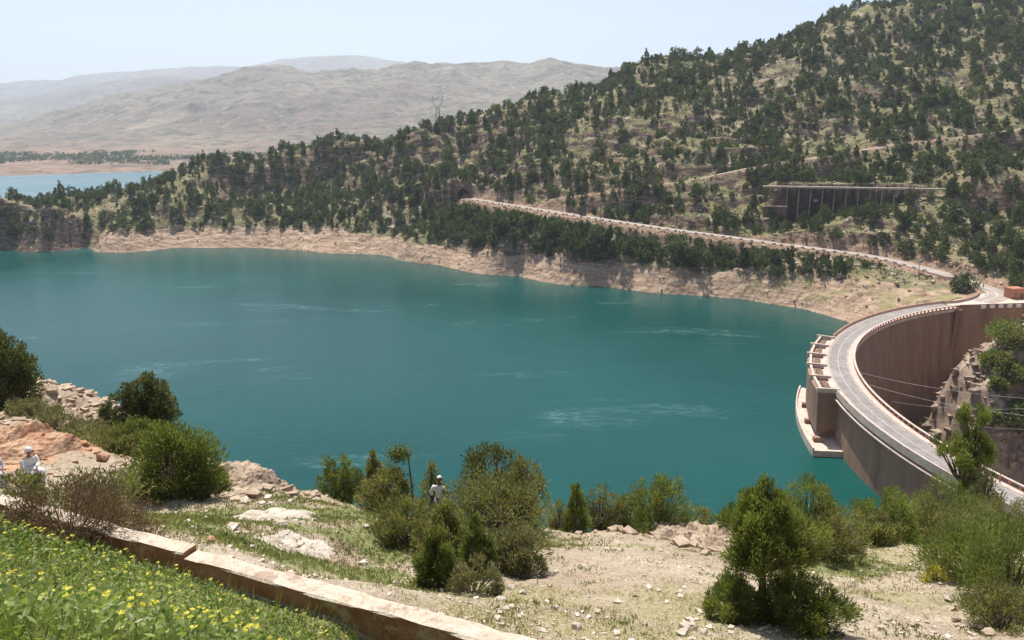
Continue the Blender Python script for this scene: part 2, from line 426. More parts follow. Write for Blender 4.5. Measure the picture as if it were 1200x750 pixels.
for q in [(300, 240, 570), (400, 240, 565), (470, 240, 545), (470, 200, 585), (470, 165, 615),
          (200, 240, 565), (200, 215, 590), (100, 254, 548), (100, 234, 575), (540, 200, 575), (540, 165, 605), (640, 220, 505), (640, 180, 545), (640, 140, 590),
          (760, 225, 470), (760, 180, 515), (760, 130, 565), (760, 90, 610), (880, 240, 430), (880, 200, 470), (880, 150, 520), (880, 100, 575), (880, 60, 625),
          (1100, 290, 362), (1100, 258, 385), (1040, 268, 390), (1000, 262, 398), (1000, 245, 412), (1080, 232, 420), (1080, 212, 436),
          (930, 270, 402), (980, 250, 408), (1040, 235, 416), (1040, 200, 452), (960, 200, 458), (1040, 150, 500), (1040, 100, 555), (1040, 50, 610), (960, 60, 615), (960, 120, 545),
          (1190, 312, 333), (1190, 290, 348), (1190, 250, 375), (1190, 224, 401), (1150, 224, 403), (1150, 205, 407.5), (1190, 201, 409), (1190, 185, 440), (1190, 150, 470), (1190, 100, 520), (1190, 50, 580), (1190, 0, 650),
          (1350, 290, 330), (1350, 225, 398), (1350, 150, 470), (1350, 50, 580)]:
    H.append(PY(*q))
for u in (-110, -60, 0, 50, 78): H.append(PY(u, 251, 534)); H.append(PY(u, 247, 556))
for u, vb in ((275, 212), (330, 208), (390, 206), (430, 200)): H.append(PY(u, vb, 626)); H.append(PY(u, vb+22, 600))
ridge = [(-160, 238, 590), (-60, 237, 585), (0, 236, 580), (60, 226, 590), (150, 213, 603), (190, 202, 612), (260, 181, 630), (330, 170, 642), (400, 155, 648), (500, 146, 640), (600, 125, 632), (700, 92, 635),
         (760, 75, 642), (850, 58, 655), (950, 26, 672), (1020, 6, 690), (1190, -60, 740), (1350, -90, 760)]
for u, v, y in ridge:
    v += float(np.interp(u, [0, 200, 560, 1000], [11, 8, 5, 3]))
    p = PY(u, v, y); H.append(p)
    if u < 560:
        H.append((p[0]*1.08, y+50, p[2]-30)); H.append((p[0]*1.2, y+130, -15)); H.append((p[0]*1.4, y+230, -30))
    else:
        H.append((p[0]*1.08, y+60, p[2]-8)); H.append((p[0]*1.25, y+160, p[2]-50)); H.append((p[0]*1.4, y+260, p[2]-100))
H += [(170, 300, 9.5), (160, 301, 6.5), (152, 310, 4), (212, 300, 14.7), (235, 300, 14.7), (212, 315, 16), (230, 330, 22), (265, 300, 18), (186, 315, 13.2)]
tps_hill = TPS(H, 2e-3)
track_px = [(1230, 146), (1190, 152), (1130, 160), (1060, 168), (1000, 178), (950, 186), (900, 193), (850, 203), (800, 213), (750, 219), (700, 226), (650, 233)]
BR0, BR1 = np.array(PY(897, 217.5, 428)[:2]), np.array(PY(1106, 221, 418)[:2])   # the viaduct's line
def hill_base(x, y):
    z = tps_hill(x, y)
    return z
def march(u, v, fn, y0, y1, n=600):
    a, b, c = ray(u, v); ys = np.linspace(y0, y1, n)
    zz = CAMZ+c*ys/b; g = fn(a*ys/b, ys); i = np.argmax(g > zz)
    if not (g > zz).any(): return None
    return (a*ys[i]/b, ys[i], float(g[i]))
track = catmull([np.array(march(u, v, hill_base, 330, 620)) for u, v in track_px], 10)
def path_d(x, y, P):
    """distance to polyline, z at the foot, side"""
    bd = np.full(x.shape, 1e9); bz = np.zeros(x.shape)
    lo = P[:, :2].min(0)-45; hi = P[:, :2].max(0)+45
    m = (x > lo[0]) & (x < hi[0]) & (y > lo[1]) & (y < hi[1]); xs = x[m]; ys = y[m]
    d0 = np.full(xs.shape, 1e9); z0 = np.zeros(xs.shape)
    for i in range(len(P)-1):
        a = P[i]; b = P[i+1]; ab = b-a; L = ab[0]**2+ab[1]**2+1e-9
        t = np.clip(((xs-a[0])*ab[0]+(ys-a[1])*ab[1])/L, 0, 1)
        d = np.hypot(xs-a[0]-ab[0]*t, ys-a[1]-ab[1]*t); k = d < d0
        d0 = np.where(k, d, d0); z0 = np.where(k, a[2]+ab[2]*t, z0)
    bd[m] = d0; bz[m] = z0
    return bd, bz
def bridge_coord(x, y):
    d = BR1-BR0; L = np.hypot(*d); d = d/L
    s = (x-BR0[0])*d[0]+(y-BR0[1])*d[1]; n = -(x-BR0[0])*d[1]+(y-BR0[1])*d[0]
    return s, n, L
ZD = PY(897, 217.5, 428)[2]
def hill_h(x, y, full=False):
    b = hill_base(x, y); z = b.copy()
    up = smooth(8, 30, b)
    z += up*(fbm(x*.018, y*.018, 3, 4)*11 + ridged(x*.03+y*.004, y*.010, 21, 3)*4.0-3.0)
    # rock ledges: terraces following the strata
    lz = z+fbm(x*.05, y*.05, 9, 4)*9+x*.06; fr = (lz/7.5)-np.floor(lz/7.5)
    z += up*smooth(.15, .55, vnoise(x*.012, y*.012, 40)+.35)*(smooth(.35, .75, fr)-fr)*4.5
    z += smooth(2, 12, b)*fbm(x*.12, y*.12, 11, 4)*2.2
    # drawdown band of broken rock
    bd = smooth(-2, 1.5, b)*(1-smooth(10, 15, b))
    lz = z+fbm(x*.06, y*.06, 5, 4)*3; fr = (lz/2.4)-np.floor(lz/2.4)
    z += bd*((smooth(.3, .7, fr)-fr)*1.6+fbm(x*.25, y*.25, 8, 4)*1.5)
    # shelf cut behind the viaduct
    s, n, L = bridge_coord(x, y)
    k = smooth(3, 12, s)*(1-smooth(L-16, L+4, s)); dep = (1-np.clip(s/L, 0, 1))
    floor = ZD-5-19*(1-np.clip(s/95, 0, 1))
    cutz = floor+np.maximum(0, n-4.5)*5
    z = np.where((n > -9) & (n < 30), z*(1-k)+np.minimum(z, cutz)*k, z)
    k2 = smooth(-8, 0, s)*(1-smooth(22, 50, s))*smooth(-34, -22, n)*(n <= -9)
    z = z*(1-k2)+np.minimum(z, floor)*k2
    lift = np.clip(n-12, 0, 6)/6*k
    z = np.where((n > 7) & (n < 26), np.maximum(z, np.minimum(floor+(n-4.5)*5, ZD+1.0)*k+z*(1-k)), z)
    # cut face right of the viaduct
    cut = np.zeros_like(z)
    for P, hw, sl, fl in ((track, 2.0, 1.5, .9), (road, 4.6, 1.7, .75)):
        d, pz = path_d(x, y, P)
        near = d < 40
        z = np.where(near, np.minimum(z, pz-.12+np.maximum(0, d-hw-.8)*sl+np.maximum(0, d-14)*3), z)
        z = np.where(near, np.maximum(z, pz-.12-np.maximum(0, d-hw-.6)*fl-np.maximum(0, d-9)*2), z)
        cut = np.maximum(cut, (1-smooth(hw+(2.5 if hw > 3 else .6), hw+(8.5 if hw > 3 else 3.0), d)))
    # rock spur over the tunnel mouth
    t0 = road[0]; td = (road[0]-road[3])[:2]; td = td/np.hypot(*td); pc = t0[:2]+td*4.5
    dn_ = (x-pc[0])*.5-(y-pc[1])*.866; dl = (x-pc[0])*.866+(y-pc[1])*.5
    spur = t0[2]+11.5-.035*dl*dl+np.clip(-dn_-1, 0, 30)*.25+fbm(x*.2, y*.2, 33, 3)*2.5
    z = np.where((dn_ < -3.6) & (dn_ > -26) & (np.abs(dl) < 18), np.maximum(z, spur), z)
    # dam and forecourt
    rr = np.hypot(x-DC[0], y-DC[1]); 
    z = np.where((rr < 134.5) & (x < 172), np.minimum(z, 9.0), z)
    z = np.where((rr < RI+2) & (x < 169), -60., z)
    fc = (x > 166) & (x < 260) & (y < 300) & (rr > 120)
    z = np.where(fc & (y < 292+smooth(200, 230, x)*6), np.minimum(z, 14.85), z)
    z = np.where(y < 287.5+(x-169)*.12, np.minimum(z, -8), z)
    if full:
        global CUT_SHADE
        CUT_SHADE = k*smooth(2.5, 4.5, n)*(1-smooth(13, 15, n))*(z < ZD-.3)  # mask of the cut face that gets its shade from colour
        CUT_SHADE = np.maximum(CUT_SHADE, smooth(132, 140, x-(y-405)*.3+20)*(y > 400)*(y < 408.5)*(x < 210)*0)
        shore_ = (1-smooth(10.5, 14.5, b+fbm(x*.05, y*.05, 2, 3)*5))
        shore_ *= 1-smooth(282, 292, -x)   # the left cliff is bare dark rock instead
        gr = smooth(60, 120, x)*smooth(1.5, 6, b)
        return z, shore_, gr, cut
    return z

def polar(t0, t1, nt_, rs):
    t = np.radians(np.linspace(t0, t1, nt_)); T, Rr = np.meshgrid(t, rs)
    return Rr*np.sin(T), Rr*np.cos(T)
def grid_faces(n, m):
    i = np.arange(n*m).reshape(n, m)
    return np.stack([i[:-1, :-1], i[:-1, 1:], i[1:, 1:], i[1:, :-1]], -1).reshape(-1, 4)
HX, HY = polar(-43, 47, 820, np.r_[np.linspace(285, 700, 300), np.linspace(704, 980, 60)])
CUT_SHADE = None
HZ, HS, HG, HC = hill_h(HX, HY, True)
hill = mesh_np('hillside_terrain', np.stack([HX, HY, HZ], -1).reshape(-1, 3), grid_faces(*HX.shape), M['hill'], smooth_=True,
               attrs={'dark': ('POINT', CUT_SHADE), 'shore': ('POINT', HS), 'green': ('POINT', HG), 'cut': ('POINT', HC)})
tag(hill, kind='structure')

# ------------------------------------------------------------------ near ground and gorge
N = []
for q in [(0, 645, 9.2), (0, 750, 6.6), (200, 750, 7.1), (-120, 700, 8.5), (200, 700, 8.4), (350, 740, 8.3),
          (250, 630, 12.7), (150, 600, 16), (350, 600, 18.5), (40, 566, 22.3), (100, 560, 23), (200, 585, 19), (290, 562, 29), (320, 560, 30), (385, 590, 24.5), (250, 545, 33), (210, 545, 31),
          (130, 525, 33), (60, 480, 39), (0, 455, 41), (90, 467, 41), (30, 446, 43), (0, 500, 33), (50, 515, 29), (110, 497, 38.5), (-120, 480, 38), (-150, 600, 20), (30, 540, 25),
          (440, 605, 22), (500, 700, 11.5), (450, 640, 15.4), (400, 690, 11.6), (600, 740, 9.4), (620, 622, 22.5), (700, 620, 24.5), (700, 640, 19.5), (700, 690, 13), (700, 752, 9.3),
          (830, 628, 25), (820, 750, 9.6), (840, 645, 21), (900, 700, 12.7), (1000, 665, 18.6), (1000, 710, 13.6), (1000, 750, 10.4), (1080, 645, 22), (1100, 700, 15), (1180, 750, 10.7), (1180, 690, 16), (1160, 640, 25),
          (1350, 730, 15), (820, 690, 13), (760, 640, 19.5), (560, 610, 23)]:
    N.append(PY(*q))
WA, WB = np.array((-6.2, 10.68)), np.array((.41, 7.9))      # centre of the low wall (plan), z top 75.05
N += [(-6.0, 11.3, 74.75), (-2, 9.6, 74.7), (0.8, 8.4, 74.65), (-9, 11.4, 75.0), (3, 7.4, 74.7),
      (-6.4, 10.1, 74.9), (-2.2, 8.3, 74.62), (0, 7.2, 74.6),
      (0, 0, 79.3), (-4, 2, 79.0), (4, 2, 78.6), (-3, 4.5, 77.6), (3, 4.5, 77.0), (-9, 6, 77.2), (8, 5, 76.6), (14, 8, 75.6), (-10, -6, 82), (10, -6, 82), (-16, 4, 79), (20, 2, 79)]
for x in (-20, -30): N += [(x, 50, 56), (x, 62, 44), (x, 85, 18), (x, 115, -12)]
N += [(-45, 45, 66), (-50, 70, 44), (-60, 110, 0), (-75, 50, 66), (-40, 25, 72), (-90, 90, 20)]
for x in (-9, 0, 8): N += [(x, 31, 59), (x, 40, 48), (x, 60, 28), (x, 90, 2), (x, 115, -14)]
for x in (18, 30, 42): N += [(x, 34, 60), (x, 45, 51.5), (x, 70, 34), (x, 100, 12-(x < 25)*8), (x, 122, -12)]
N += [(60, 45, 54), (62, 70, 38), (70, 95, 22), (80, 108, 16), (72, 118, 4), (66, 130, -12), (40, 150, -20), (-20, 180, -30), (60, 180, -30),
      (76, 135, -14), (88, 118, 13), (100, 108, 15), (95, 95, 24), (106, 130, -25), (116, 145, -50), (130, 120, -30), (128, 98, 2), (110, 104, 13), (160, 100, -25), (160, 80, 8), (200, 60, 20), (250, 50, 20),
      (120, 70, 34), (200, 95, -40), (100, 50, 46), (92, 165, -55), (100, 200, -58), (112, 228, -60), (125, 180, -75), (160, 180, -78), (200, 150, -80), (260, 130, -80), (340, 100, -80), (130, 215, -66),
      (147, 224, -14), (150, 231, 3), (156, 238, 9), (165, 245, 17.5), (200, 262, 32), (250, 275, 45), (330, 280, 60), (146, 243, -4), (158, 256, 3), (172, 266, 6), (178, 278, 2), (136, 240, -40), (128, 250, -52), (150, 268, -30),
      (158, 219, -22), (175, 225, -8), (200, 232, 6), (240, 232, 16), (150, 205, -55), (180, 205, -52), (220, 200, -45), (300, 200, -25), (300, 240, 30), (400, 240, 50), (400, 150, -30), (420, 300, 60), (160, 300, -30), (200, 300, -5), (100, 260, -60), (80, 230, -60)]
tps_near = TPS(N, 1e-4, 50.)
def wall_sd(x, y):
    d = WB-WA; L = np.hypot(*d); d = d/L
    return (x-WA[0])*d[0]+(y-WA[1])*d[1], -(x-WA[0])*d[1]+(y-WA[1])*d[0]
def near_h(x, y, full=False):
    z = tps_near(x, y); r = np.hypot(x, y)
    s, n = wall_sd(x, y)
    flat = 1-smooth(.1, 1.0, np.abs(n)-.15)*1.0
    amp = smooth(3, 20, r)
    z = z+fbm(x*.35, y*.35, 4, 5)*.35*amp+fbm(x*1.6, y*1.6, 14, 4)*.09*smooth(9, 14, r)
    big = smooth(45, 120, r)
    z = z+big*(fbm(x*.05, y*.05, 6, 5)*9+ridged(x*.08, y*.08, 16, 5)*7-5+fbm(x*.25, y*.25, 19, 4)*3)
    # rocky knoll on the left, eroded shelf edge
    kn = smooth(-13, -17, x)*smooth(24, 30, y)*(1-smooth(45, 50, y))
    z = z+kn*(ridged(x*.45, y*.45, 30, 5)*.55-.15)
    z = np.where((np.abs(n) < .9) & (s > -4) & (s < 10), np.minimum(z, 74.72+(n > 0)*.14), z)
    rr = np.hypot(x-DC[0], y-DC[1]); an = np.degrees(np.arctan2(y-DC[1], x-DC[0])) % 360
    z = np.where((rr > 121) & (rr < 136) & (an > 184) & (an < 222), np.minimum(z, 12.5), z)
    z = np.where((rr > 108) & (rr < 140) & (an > 100) & (an < 184), np.minimum(z, -22), z)
    z = np.where((y > 262) & (x > 150) & (x < 260), np.minimum(z, 10.5), z)
    if full:
        def blob(px, w):   # soft patch round pixel points on the ground
            o = np.zeros_like(z)
            for (u, v, yy, rx, ry) in px:
                p = PY(u, v, yy); o = np.maximum(o, np.exp(-((x-p[0])/rx)**2-((y-p[1])/ry)**2)*w)
            return o
        gr = blob([(240, 600, 16, 2.6, 2.2), (300, 603, 17, 2.2, 1.8), (360, 592, 20.5, 2, 2), (165, 612, 14.6, 3, 2), (450, 600, 20, 2, 2), (400, 655, 13.5, 1.6, 1), (270, 615, 14.5, 2.6, 2.2), (200, 625, 13.5, 2.6, 2.5), (380, 605, 18, 2.0, 2.5), (300, 625, 13, 3, 1.5), (330, 575, 25, 2, 2.5), (420, 640, 15.5, 1.5, 1.5), (60, 600, 15, 4, 2.5), (110, 520, 33, 4, 4),
                   (560, 620, 20, 3, 3), (1000, 620, 26, 7, 3.5), (1160, 610, 28, 7, 5), (940, 640, 20, 3, 3)], 1.0)
        gr = np.maximum(gr, (n < -.2)*(y > -3)*(x < 2)*1.0)
        gr = np.maximum(gr, smooth(27, 33, y)*smooth(-8, 0, x)*.75)
        dry = blob([(600, 700, 12, 2.5, 2), (650, 735, 10, 3, 1.2), (720, 740, 9.8, 3, 1), (480, 690, 12, 2, 2), (810, 720, 11, 2, 2), (1020, 690, 15, 2.5, 2), (1060, 655, 21, 3, 3), (700, 640, 19, 5, .9), (350, 655, 13, 2, 2), (560, 735, 9.9, 1.5, .8), (790, 700, 12, 2, 1.5)], .72)
        rock = kn*1.0
        rock = np.maximum(rock, blob([(280, 560, 29.5, 2.6, 2.2), (330, 598, 20, 1.6, 1.2), (350, 640, 14.5, 1.8, 1.0), (360, 620, 17, 1.2, 1), (835, 640, 22, 2, 2.5)], 1.1))
        red = blob([(40, 520, 28, 3.2, 3.0), (5, 540, 25, 2, 2)], .9)
        rock = np.maximum(rock, smooth(90, 120, r))
        rock = np.maximum(rock, smooth(29, 33, y)*(1-smooth(-9, -2, x))*.9)
        return z, gr, dry, rock, red
    return z
NX, NY = polar(-78, 78, 640, np.r_[np.linspace(.6, 6, 24), np.geomspace(6.2, 440, 620)])
NZ, NG_, ND, NR, NRed = near_h(NX, NY, True)
ng = mesh_np('ground', np.stack([NX, NY, NZ], -1).reshape(-1, 3), grid_faces(*NX.shape), M['near'], smooth_=True,
             attrs={'grass': ('POINT', NG_), 'dry': ('POINT', ND), 'rock': ('POINT', NR), 'red': ('POINT', NRed)})
tag(ng, kind='structure')
def gz(x, y): return float(near_h(np.array([float(x)]), np.array([float(y)]))[0])
def hz(x, y): return float(hill_h(np.array([float(x)]), np.array([float(y)]))[0])

# ------------------------------------------------------------------ lake
def lake():
    pts, _ = arc(A_NEAR-6, A_FAR+2, 131.0, 0, 80)
    poly = [(x, y) for x, y, z in pts]+[(180, 296), (420, 420), (1500, 1500), (4000, 9000), (-9000, 9000), (-6000, -300), (150, -300), (118, 60)]
    bm = bmesh.new(); vs = [bm.verts.new((x, y, 0)) for x, y in poly]
    f = bm.faces.new(vs); bmesh.ops.triangulate(bm, faces=[f]); 
    me = bpy.data.meshes.new('lake_water'); bm.normal_update()
    bmesh.ops.recalc_face_normals(bm, faces=bm.faces)
    if sum(f.normal.z for f in bm.faces) < 0: bmesh.ops.reverse_faces(bm, faces=bm.faces)
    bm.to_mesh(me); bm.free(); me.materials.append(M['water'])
    o = bpy.data.objects.new('lake_water', me); COL.objects.link(o); tag(o, kind='structure')
lake()

# ------------------------------------------------------------------ far shore and mountains
FP = []
for u, v in [(-300, 209), (-100, 208), (0, 206), (100, 203.5), (170, 201), (260, 197), (400, 190), (700, 185), (1100, 185)]:
    x, y, z = PZ(u, v, 0); FP += [(x, y, 0), (x*.93, y*.93, -8)]
for u in (-400, -150, 50, 250, 450, 700, 1000):
    for v, y in ((196, 1560), (188, 1760), (178, 2100)): FP.append(PY(u, v, y))
def crest_far(u): return np.interp(u, [-400, -100, 0, 60, 120, 180, 250, 320, 400, 480, 560, 640, 700, 760, 900, 1200], [168, 160, 146, 130, 112, 100, 86, 73, 74, 71, 71, 70, 69, 69, 66, 60])
for u in (-400, -200, -60, 0, 60, 120, 180, 250, 320, 400, 480, 560, 640, 760, 950, 1200):
    c = float(crest_far(u))
    for k, y in ((.30, 2650), (.6, 3200), (.85, 3750), (1., 4200)):
        v = 178+(c-178)*k
        FP.append(PY(u, v, y))
    p = PY(u, c, 4200); FP += [(p[0]*1.1, 4900, p[2]*.65), (p[0]*1.3, 5800, p[2]*.3)]
tps_far = TPS(FP, 1e-3, 1000.)
def far_h(x, y):
    z = tps_far(x, y); a = smooth(15, 200, z)
    z = z+a*(ridged(x*.0022, y*.0013, 50, 5)*55-36+fbm(x*.005, y*.005, 52, 5)*24)
    return z+smooth(3, 20, z)*fbm(x*.01, y*.01, 55, 3)*7
FX, FY = polar(-52, 48, 520, np.r_[np.linspace(1250, 4900, 300), np.linspace(4920, 6200, 30)])
fo = mesh_np('far_hills', np.stack([FX, FY, far_h(FX, FY)], -1).reshape(-1, 3), grid_faces(*FX.shape), M['far'], smooth_=True); tag(fo, kind='structure')
def range_mesh(name, prof, y0, depth, amp, seed):
    us = np.array([p[0] for p in prof], float); vs = np.array([p[1] for p in prof], float)
    TX, RY = polar(-52, 48, 420, np.linspace(y0-depth, y0+depth*.6, 60))
    U = 600+F*(TX/RY)*1.01
    # crest height at the angle, from its profile
    yc = (375-np.interp(U, us, vs))/F; t = (-math.sin(TH)+yc*math.cos(TH))/(math.cos(TH)+yc*math.sin(TH))
    hc = CAMZ+t*y0
    k = np.clip(1-np.abs(RY-y0)/np.where(RY < y0, depth, depth*.6), 0, 1)
    z = hc*np.sin(k*math.pi/2)**1.1-20*(1-k)
    z = z+k*(ridged(TX*.0009, RY*.0007, seed, 5)*amp-amp*.6)*(.25+.75*smooth(1, .7, k))
    o = mesh_np(name, np.stack([TX, RY, z], -1).reshape(-1, 3), grid_faces(*TX.shape), M['far'], smooth_=True); tag(o, kind='structure')
range_mesh('distant_mountains', [(-500, 90), (-200, 100), (0, 108), (60, 106), (110, 100), (160, 94), (220, 90), (300, 88), (600, 88), (1300, 88)], 7000, 1500, 120, 61)
range_mesh('distant_mountains', [(-500, 70), (-200, 84), (0, 91), (90, 90), (110, 85), (200, 80), (240, 79), (300, 76), (345, 68), (400, 65), (445, 67), (500, 72), (560, 80), (700, 90), (1300, 90)], 9800, 2000, 150, 71)

# ------------------------------------------------------------------ foliage tools
def leaves(P, D, L, Wd, seed, bend=.0):
    """quads of length L width Wd at points P along directions D"""
    r = np.random.default_rng(seed); n = len(P)
    D = D/np.linalg.norm(D, axis=1, keepdims=True)
    A = np.cross(D, r.normal(size=(n, 3))); A /= np.linalg.norm(A, axis=1, keepdims=True)+1e-9
    L = np.broadcast_to(L, (n,))[:, None]*r.uniform(.6, 1.3, (n, 1)); Wd = np.broadcast_to(Wd, (n,))[:, None]*r.uniform(.7, 1.3, (n, 1))
    v0 = P-A*Wd*.25; v1 = P+A*Wd*.25; m = P+D*L*.55; v2 = m+A*Wd*.5; v3 = m-A*Wd*.5; tip = P+D*L
    # kite: base, side, tip, side
    V = np.stack([P, v2, tip, v3], 1).reshape(-1, 3)
    return V, np.arange(n*4).reshape(n, 4)
def crown(kind, Hh, Wd, n, leaf, seed, base=0.0, nclump=None, wood=True):
    """foliage arrays and limb builder. kinds: dome, cone, pine, round, scrub"""
    r = np.random.default_rng(seed)
    k = int((nclump or max(20, 44*(Wd*Hh)**.35))*1.35)
    h = r.uniform(0, 1, k*3); prof = {
        'dome': lambda h: np.sqrt(np.clip(1-((h-.30)/.70)**2, 0, 1)),
        'cone': lambda h: (1-h)**.75*(.55+.45*np.minimum(1, h/.12)),
        'round': lambda h: np.sqrt(np.clip(1-((h-.5)/.5)**2, 0, 1)),
        'tier': lambda h: np.interp(h, [0, .12, .35, .52, .60, .75, 1], [.5, .95, 1, .62, .58, .30, .05]),
        'pine': lambda h: (np.sqrt(np.clip(1-((h-.25)/.75)**2, 0, 1))*(.62+.38*np.cos(h*17+r.uniform(0, 6)))),
        'scrub': lambda h: np.sqrt(np.clip(1-((h-.2)/.80)**2, 0, 1))}[kind]
    rad = prof(h)*Wd/2; keep = r.uniform(0, 1, len(h)) < (rad/(Wd/2)+.12); h = h[keep][:k]; rad = rad[keep][:k]; k = len(h)
    a = r.uniform(0, 2*math.pi, k); q = np.sqrt(r.uniform(.12, 1, k)); lob = 1+.28*np.sin(a*3+r.uniform(0, 6))*r.uniform(.4, 1, k)
    zc = base*Hh+h*Hh*(1-base)
    if not wood: q = q*.86
    Cc = np.stack([np.cos(a)*rad*q*lob, np.sin(a)*rad*q*lob, zc*.93], 1)
    cr = Wd*r.uniform(.05, .125, k)*(1 if wood else 1.1)*(1.15 if kind in ('dome', 'round') else 1)*(.65+.35*rad/(Wd/2))
    tone = np.clip(r.normal(.5, .32, k), 0, 1)
    cnt = np.maximum(4, (n*(cr**1.6)/np.sum(cr**1.6)).astype(int))
    idx = np.repeat(np.arange(k), cnt); m = len(idx)
    off = r.normal(size=(m, 3)); off /= np.linalg.norm(off, axis=1, keepdims=True)
    off *= (r.uniform(0, 1, (m, 1))**.45)
    st = 1.55 if kind in ('cone', 'pine', 'scrub', 'dome', 'tier') else 1.0
    P = Cc[idx]+off*cr[idx][:, None]*np.array([1, 1, st])
    out = Cc[idx].copy(); out[:, 2] = (out[:, 2]-Hh*.35)*.5; out /= np.linalg.norm(out, axis=1, keepdims=True)+1e-6
    D = off*.9+out*.6+np.array([0, 0, .75 if st > 1 else .3])+r.normal(size=(m, 3))*.35
    P[:, 2] = np.maximum(P[:, 2], .02)
    V, Fc = leaves(P, D, leaf[0], leaf[1], seed+1)
    T = np.clip(tone[idx]+r.normal(0, .12, m), 0, 1)
    mb = MB()
    if wood:
        tr = max(.02, Hh*.018+Wd*.008)
        if kind in ('pine', 'cone', 'round', 'tier'):
            pts = [Vector((0, 0, -.25))]; 
            for i in range(1, 7):
                pts.append(Vector((r.normal(0, .02)*Hh*.5, r.normal(0, .02)*Hh*.5, Hh*.9*i/6)))
            mb.path(pts, [tr*(1.25-i/6*1.0) for i in range(7)], 8)
            for i in range(k):
                c = Vector(Cc[i]); f = min(.95, max(.08, (c.z/Hh-.12))); j = f*6; i0 = int(j); st_ = pts[i0].lerp(pts[min(6, i0+1)], j-i0)
                mid = st_.lerp(c, .5)+Vector((0, 0, -.02*Hh)); mb.path([st_, mid, c], [tr*.35, tr*.24, tr*.08], 5)
        else:
            ns = 5; st_ = [Vector((r.normal(0, .05)*Wd, r.normal(0, .05)*Wd, -.15)) for _ in range(ns)]
            for i in range(k):
                c = Vector(Cc[i]); s0 = st_[i % ns]; mid = s0.lerp(c, .5)+Vector((0, 0, .08*Hh)); mb.path([s0, mid, c], [tr*.6, tr*.35, tr*.08], 5)
    return V, Fc, T, mb
def plant(name, label, cat, loc, kind, Hh, Wd, n, leaf, mat, seed, base=0., group=None, rz=0, wname='trunk', fname='crown', nclump=None):
    root = empty(name, loc, rz, label, cat, group)
    V, Fc, T, mb = crown(kind, Hh, Wd, n, leaf, seed, base, nclump)
    mesh_np(fname, V, Fc, mat, root, attrs={'tone': ('FACE', T)})
    mb.build(wname, M['bark'], root, sm=True)
    return root
def rock(name, loc, size, seed, mat, parent=None, sub=3, rough=.28, strat=False):
    bm = bmesh.new(); bmesh.ops.create_icosphere(bm, subdivisions=sub, radius=1)
    co = np.array([v.co[:] for v in bm.verts]); r = np.random.default_rng(seed)
    # planar facets
    for _ in range(9):
        nn = r.normal(size=3); nn /= np.linalg.norm(nn); d = r.uniform(.5, .85); t = co@nn; co -= np.where(t > d, t-d, 0)[:, None]*nn
    w_ = fbm(co[:, 0]*2.2+seed, co[:, 1]*2.2+co[:, 2]*1.3, seed, 5)
    co *= (1+rough*w_)[:, None]
    if strat: co[:, :2] *= (1+.10*np.sin(co[:, 2:3]*14+3*w_[:, None]))
    co *= np.array(size)/2
    for v, c in zip(bm.verts, co): v.co = c
    me = bpy.data.meshes.new(name); bm.to_mesh(me); bm.free(); me.materials.append(mat)
    o = bpy.data.objects.new(name, me); COL.objects.link(o); o.location = loc; o.rotation_euler = (0, 0, r.uniform(0, 6))
    if parent: o.parent = parent
    return o

# ------------------------------------------------------------------ roads
def ribbon(name, P, w0, w1, dz, mat, kind='structure'):
    P = np.asarray(P); T = np.gradient(P[:, :2], axis=0); T /= np.linalg.norm(T, axis=1, keepdims=True)
    Nn = np.stack([-T[:, 1], T[:, 0]], 1)
    a = np.c_[P[:, :2]+Nn*w0, P[:, 2]+dz]; b = np.c_[P[:, :2]+Nn*w1, P[:, 2]+dz]
    V = np.stack([a, b], 1).reshape(-1, 3); n = len(P); i = np.arange(n-1)*2
    o = mesh_np(name, V, np.stack([i, i+1, i+3, i+2], 1), mat)
    bm = bmesh.new(); bm.from_mesh(o.data)
    bm.normal_update()
    for f in bm.faces:
        if f.normal.z < 0: f.normal_flip()
    bm.to_mesh(o.data); bm.free()
    return tag(o, kind=kind)
ribbon('road', road, -4.1, 4.0, .06, M['asphalt_far'])
ribbon('road_marking', road[120:], -3.35, -3.22, .066, M['white_paint'])
ribbon('road_marking', road[96:], -.08, .08, .066, M['white_paint'])
ribbon('path', track, -1.5, 1.5, .05, surf('track_dirt', (.40, .33, .25), (.50, .43, .33), .5))
# forecourt behind the wing wall
fc = MB(); fpts = [(168, 285.2), (176, 286.6), (238, 294.2), (238, 303), (214, 303), (204, 312), (205.5, 324), (201, 339), (192, 336), (195.5, 322), (194, 311), (188, 303), (178, 298.5), (168, 292.2)]
bm = bmesh.new(); f = bm.faces.new([bm.verts.new((x, y, 15.02 if y < 313 else (15.5 if y < 330 else 16.25))) for x, y in fpts]); bmesh.ops.triangulate(bm, faces=[f])
for f in bm.faces:
    f.normal_update()
    if f.normal.z < 0: f.normal_flip()
me = bpy.data.meshes.new('pavement'); bm.to_mesh(me); bm.free(); me.materials.append(M['concrete_light'])
o = bpy.data.objects.new('pavement', me); COL.objects.link(o); tag(o, kind='structure')

# ------------------------------------------------------------------ arch dam
dam = empty('arch_dam', (0, 0, 0), 0, 'curved concrete arch dam with a road along its crest, holding back the green lake', 'dam')
# wall: battered inside face; vertical outside
c, nn = arc(A_NEAR, A_FAR, 0, 0, 150)
prof = [(RO-1.0, 14.2), (RO-1.0, 6), (RO-.95, -25), (108, -85), (114, -60), (120, -25), (123.4, 0), (125.0, 13.8)]
w_ = MB(); w_.sweep([(DC[0], DC[1], 0)]*150, nn, prof); w_.build('arch_wall', M['dam'], dam, sm=False)
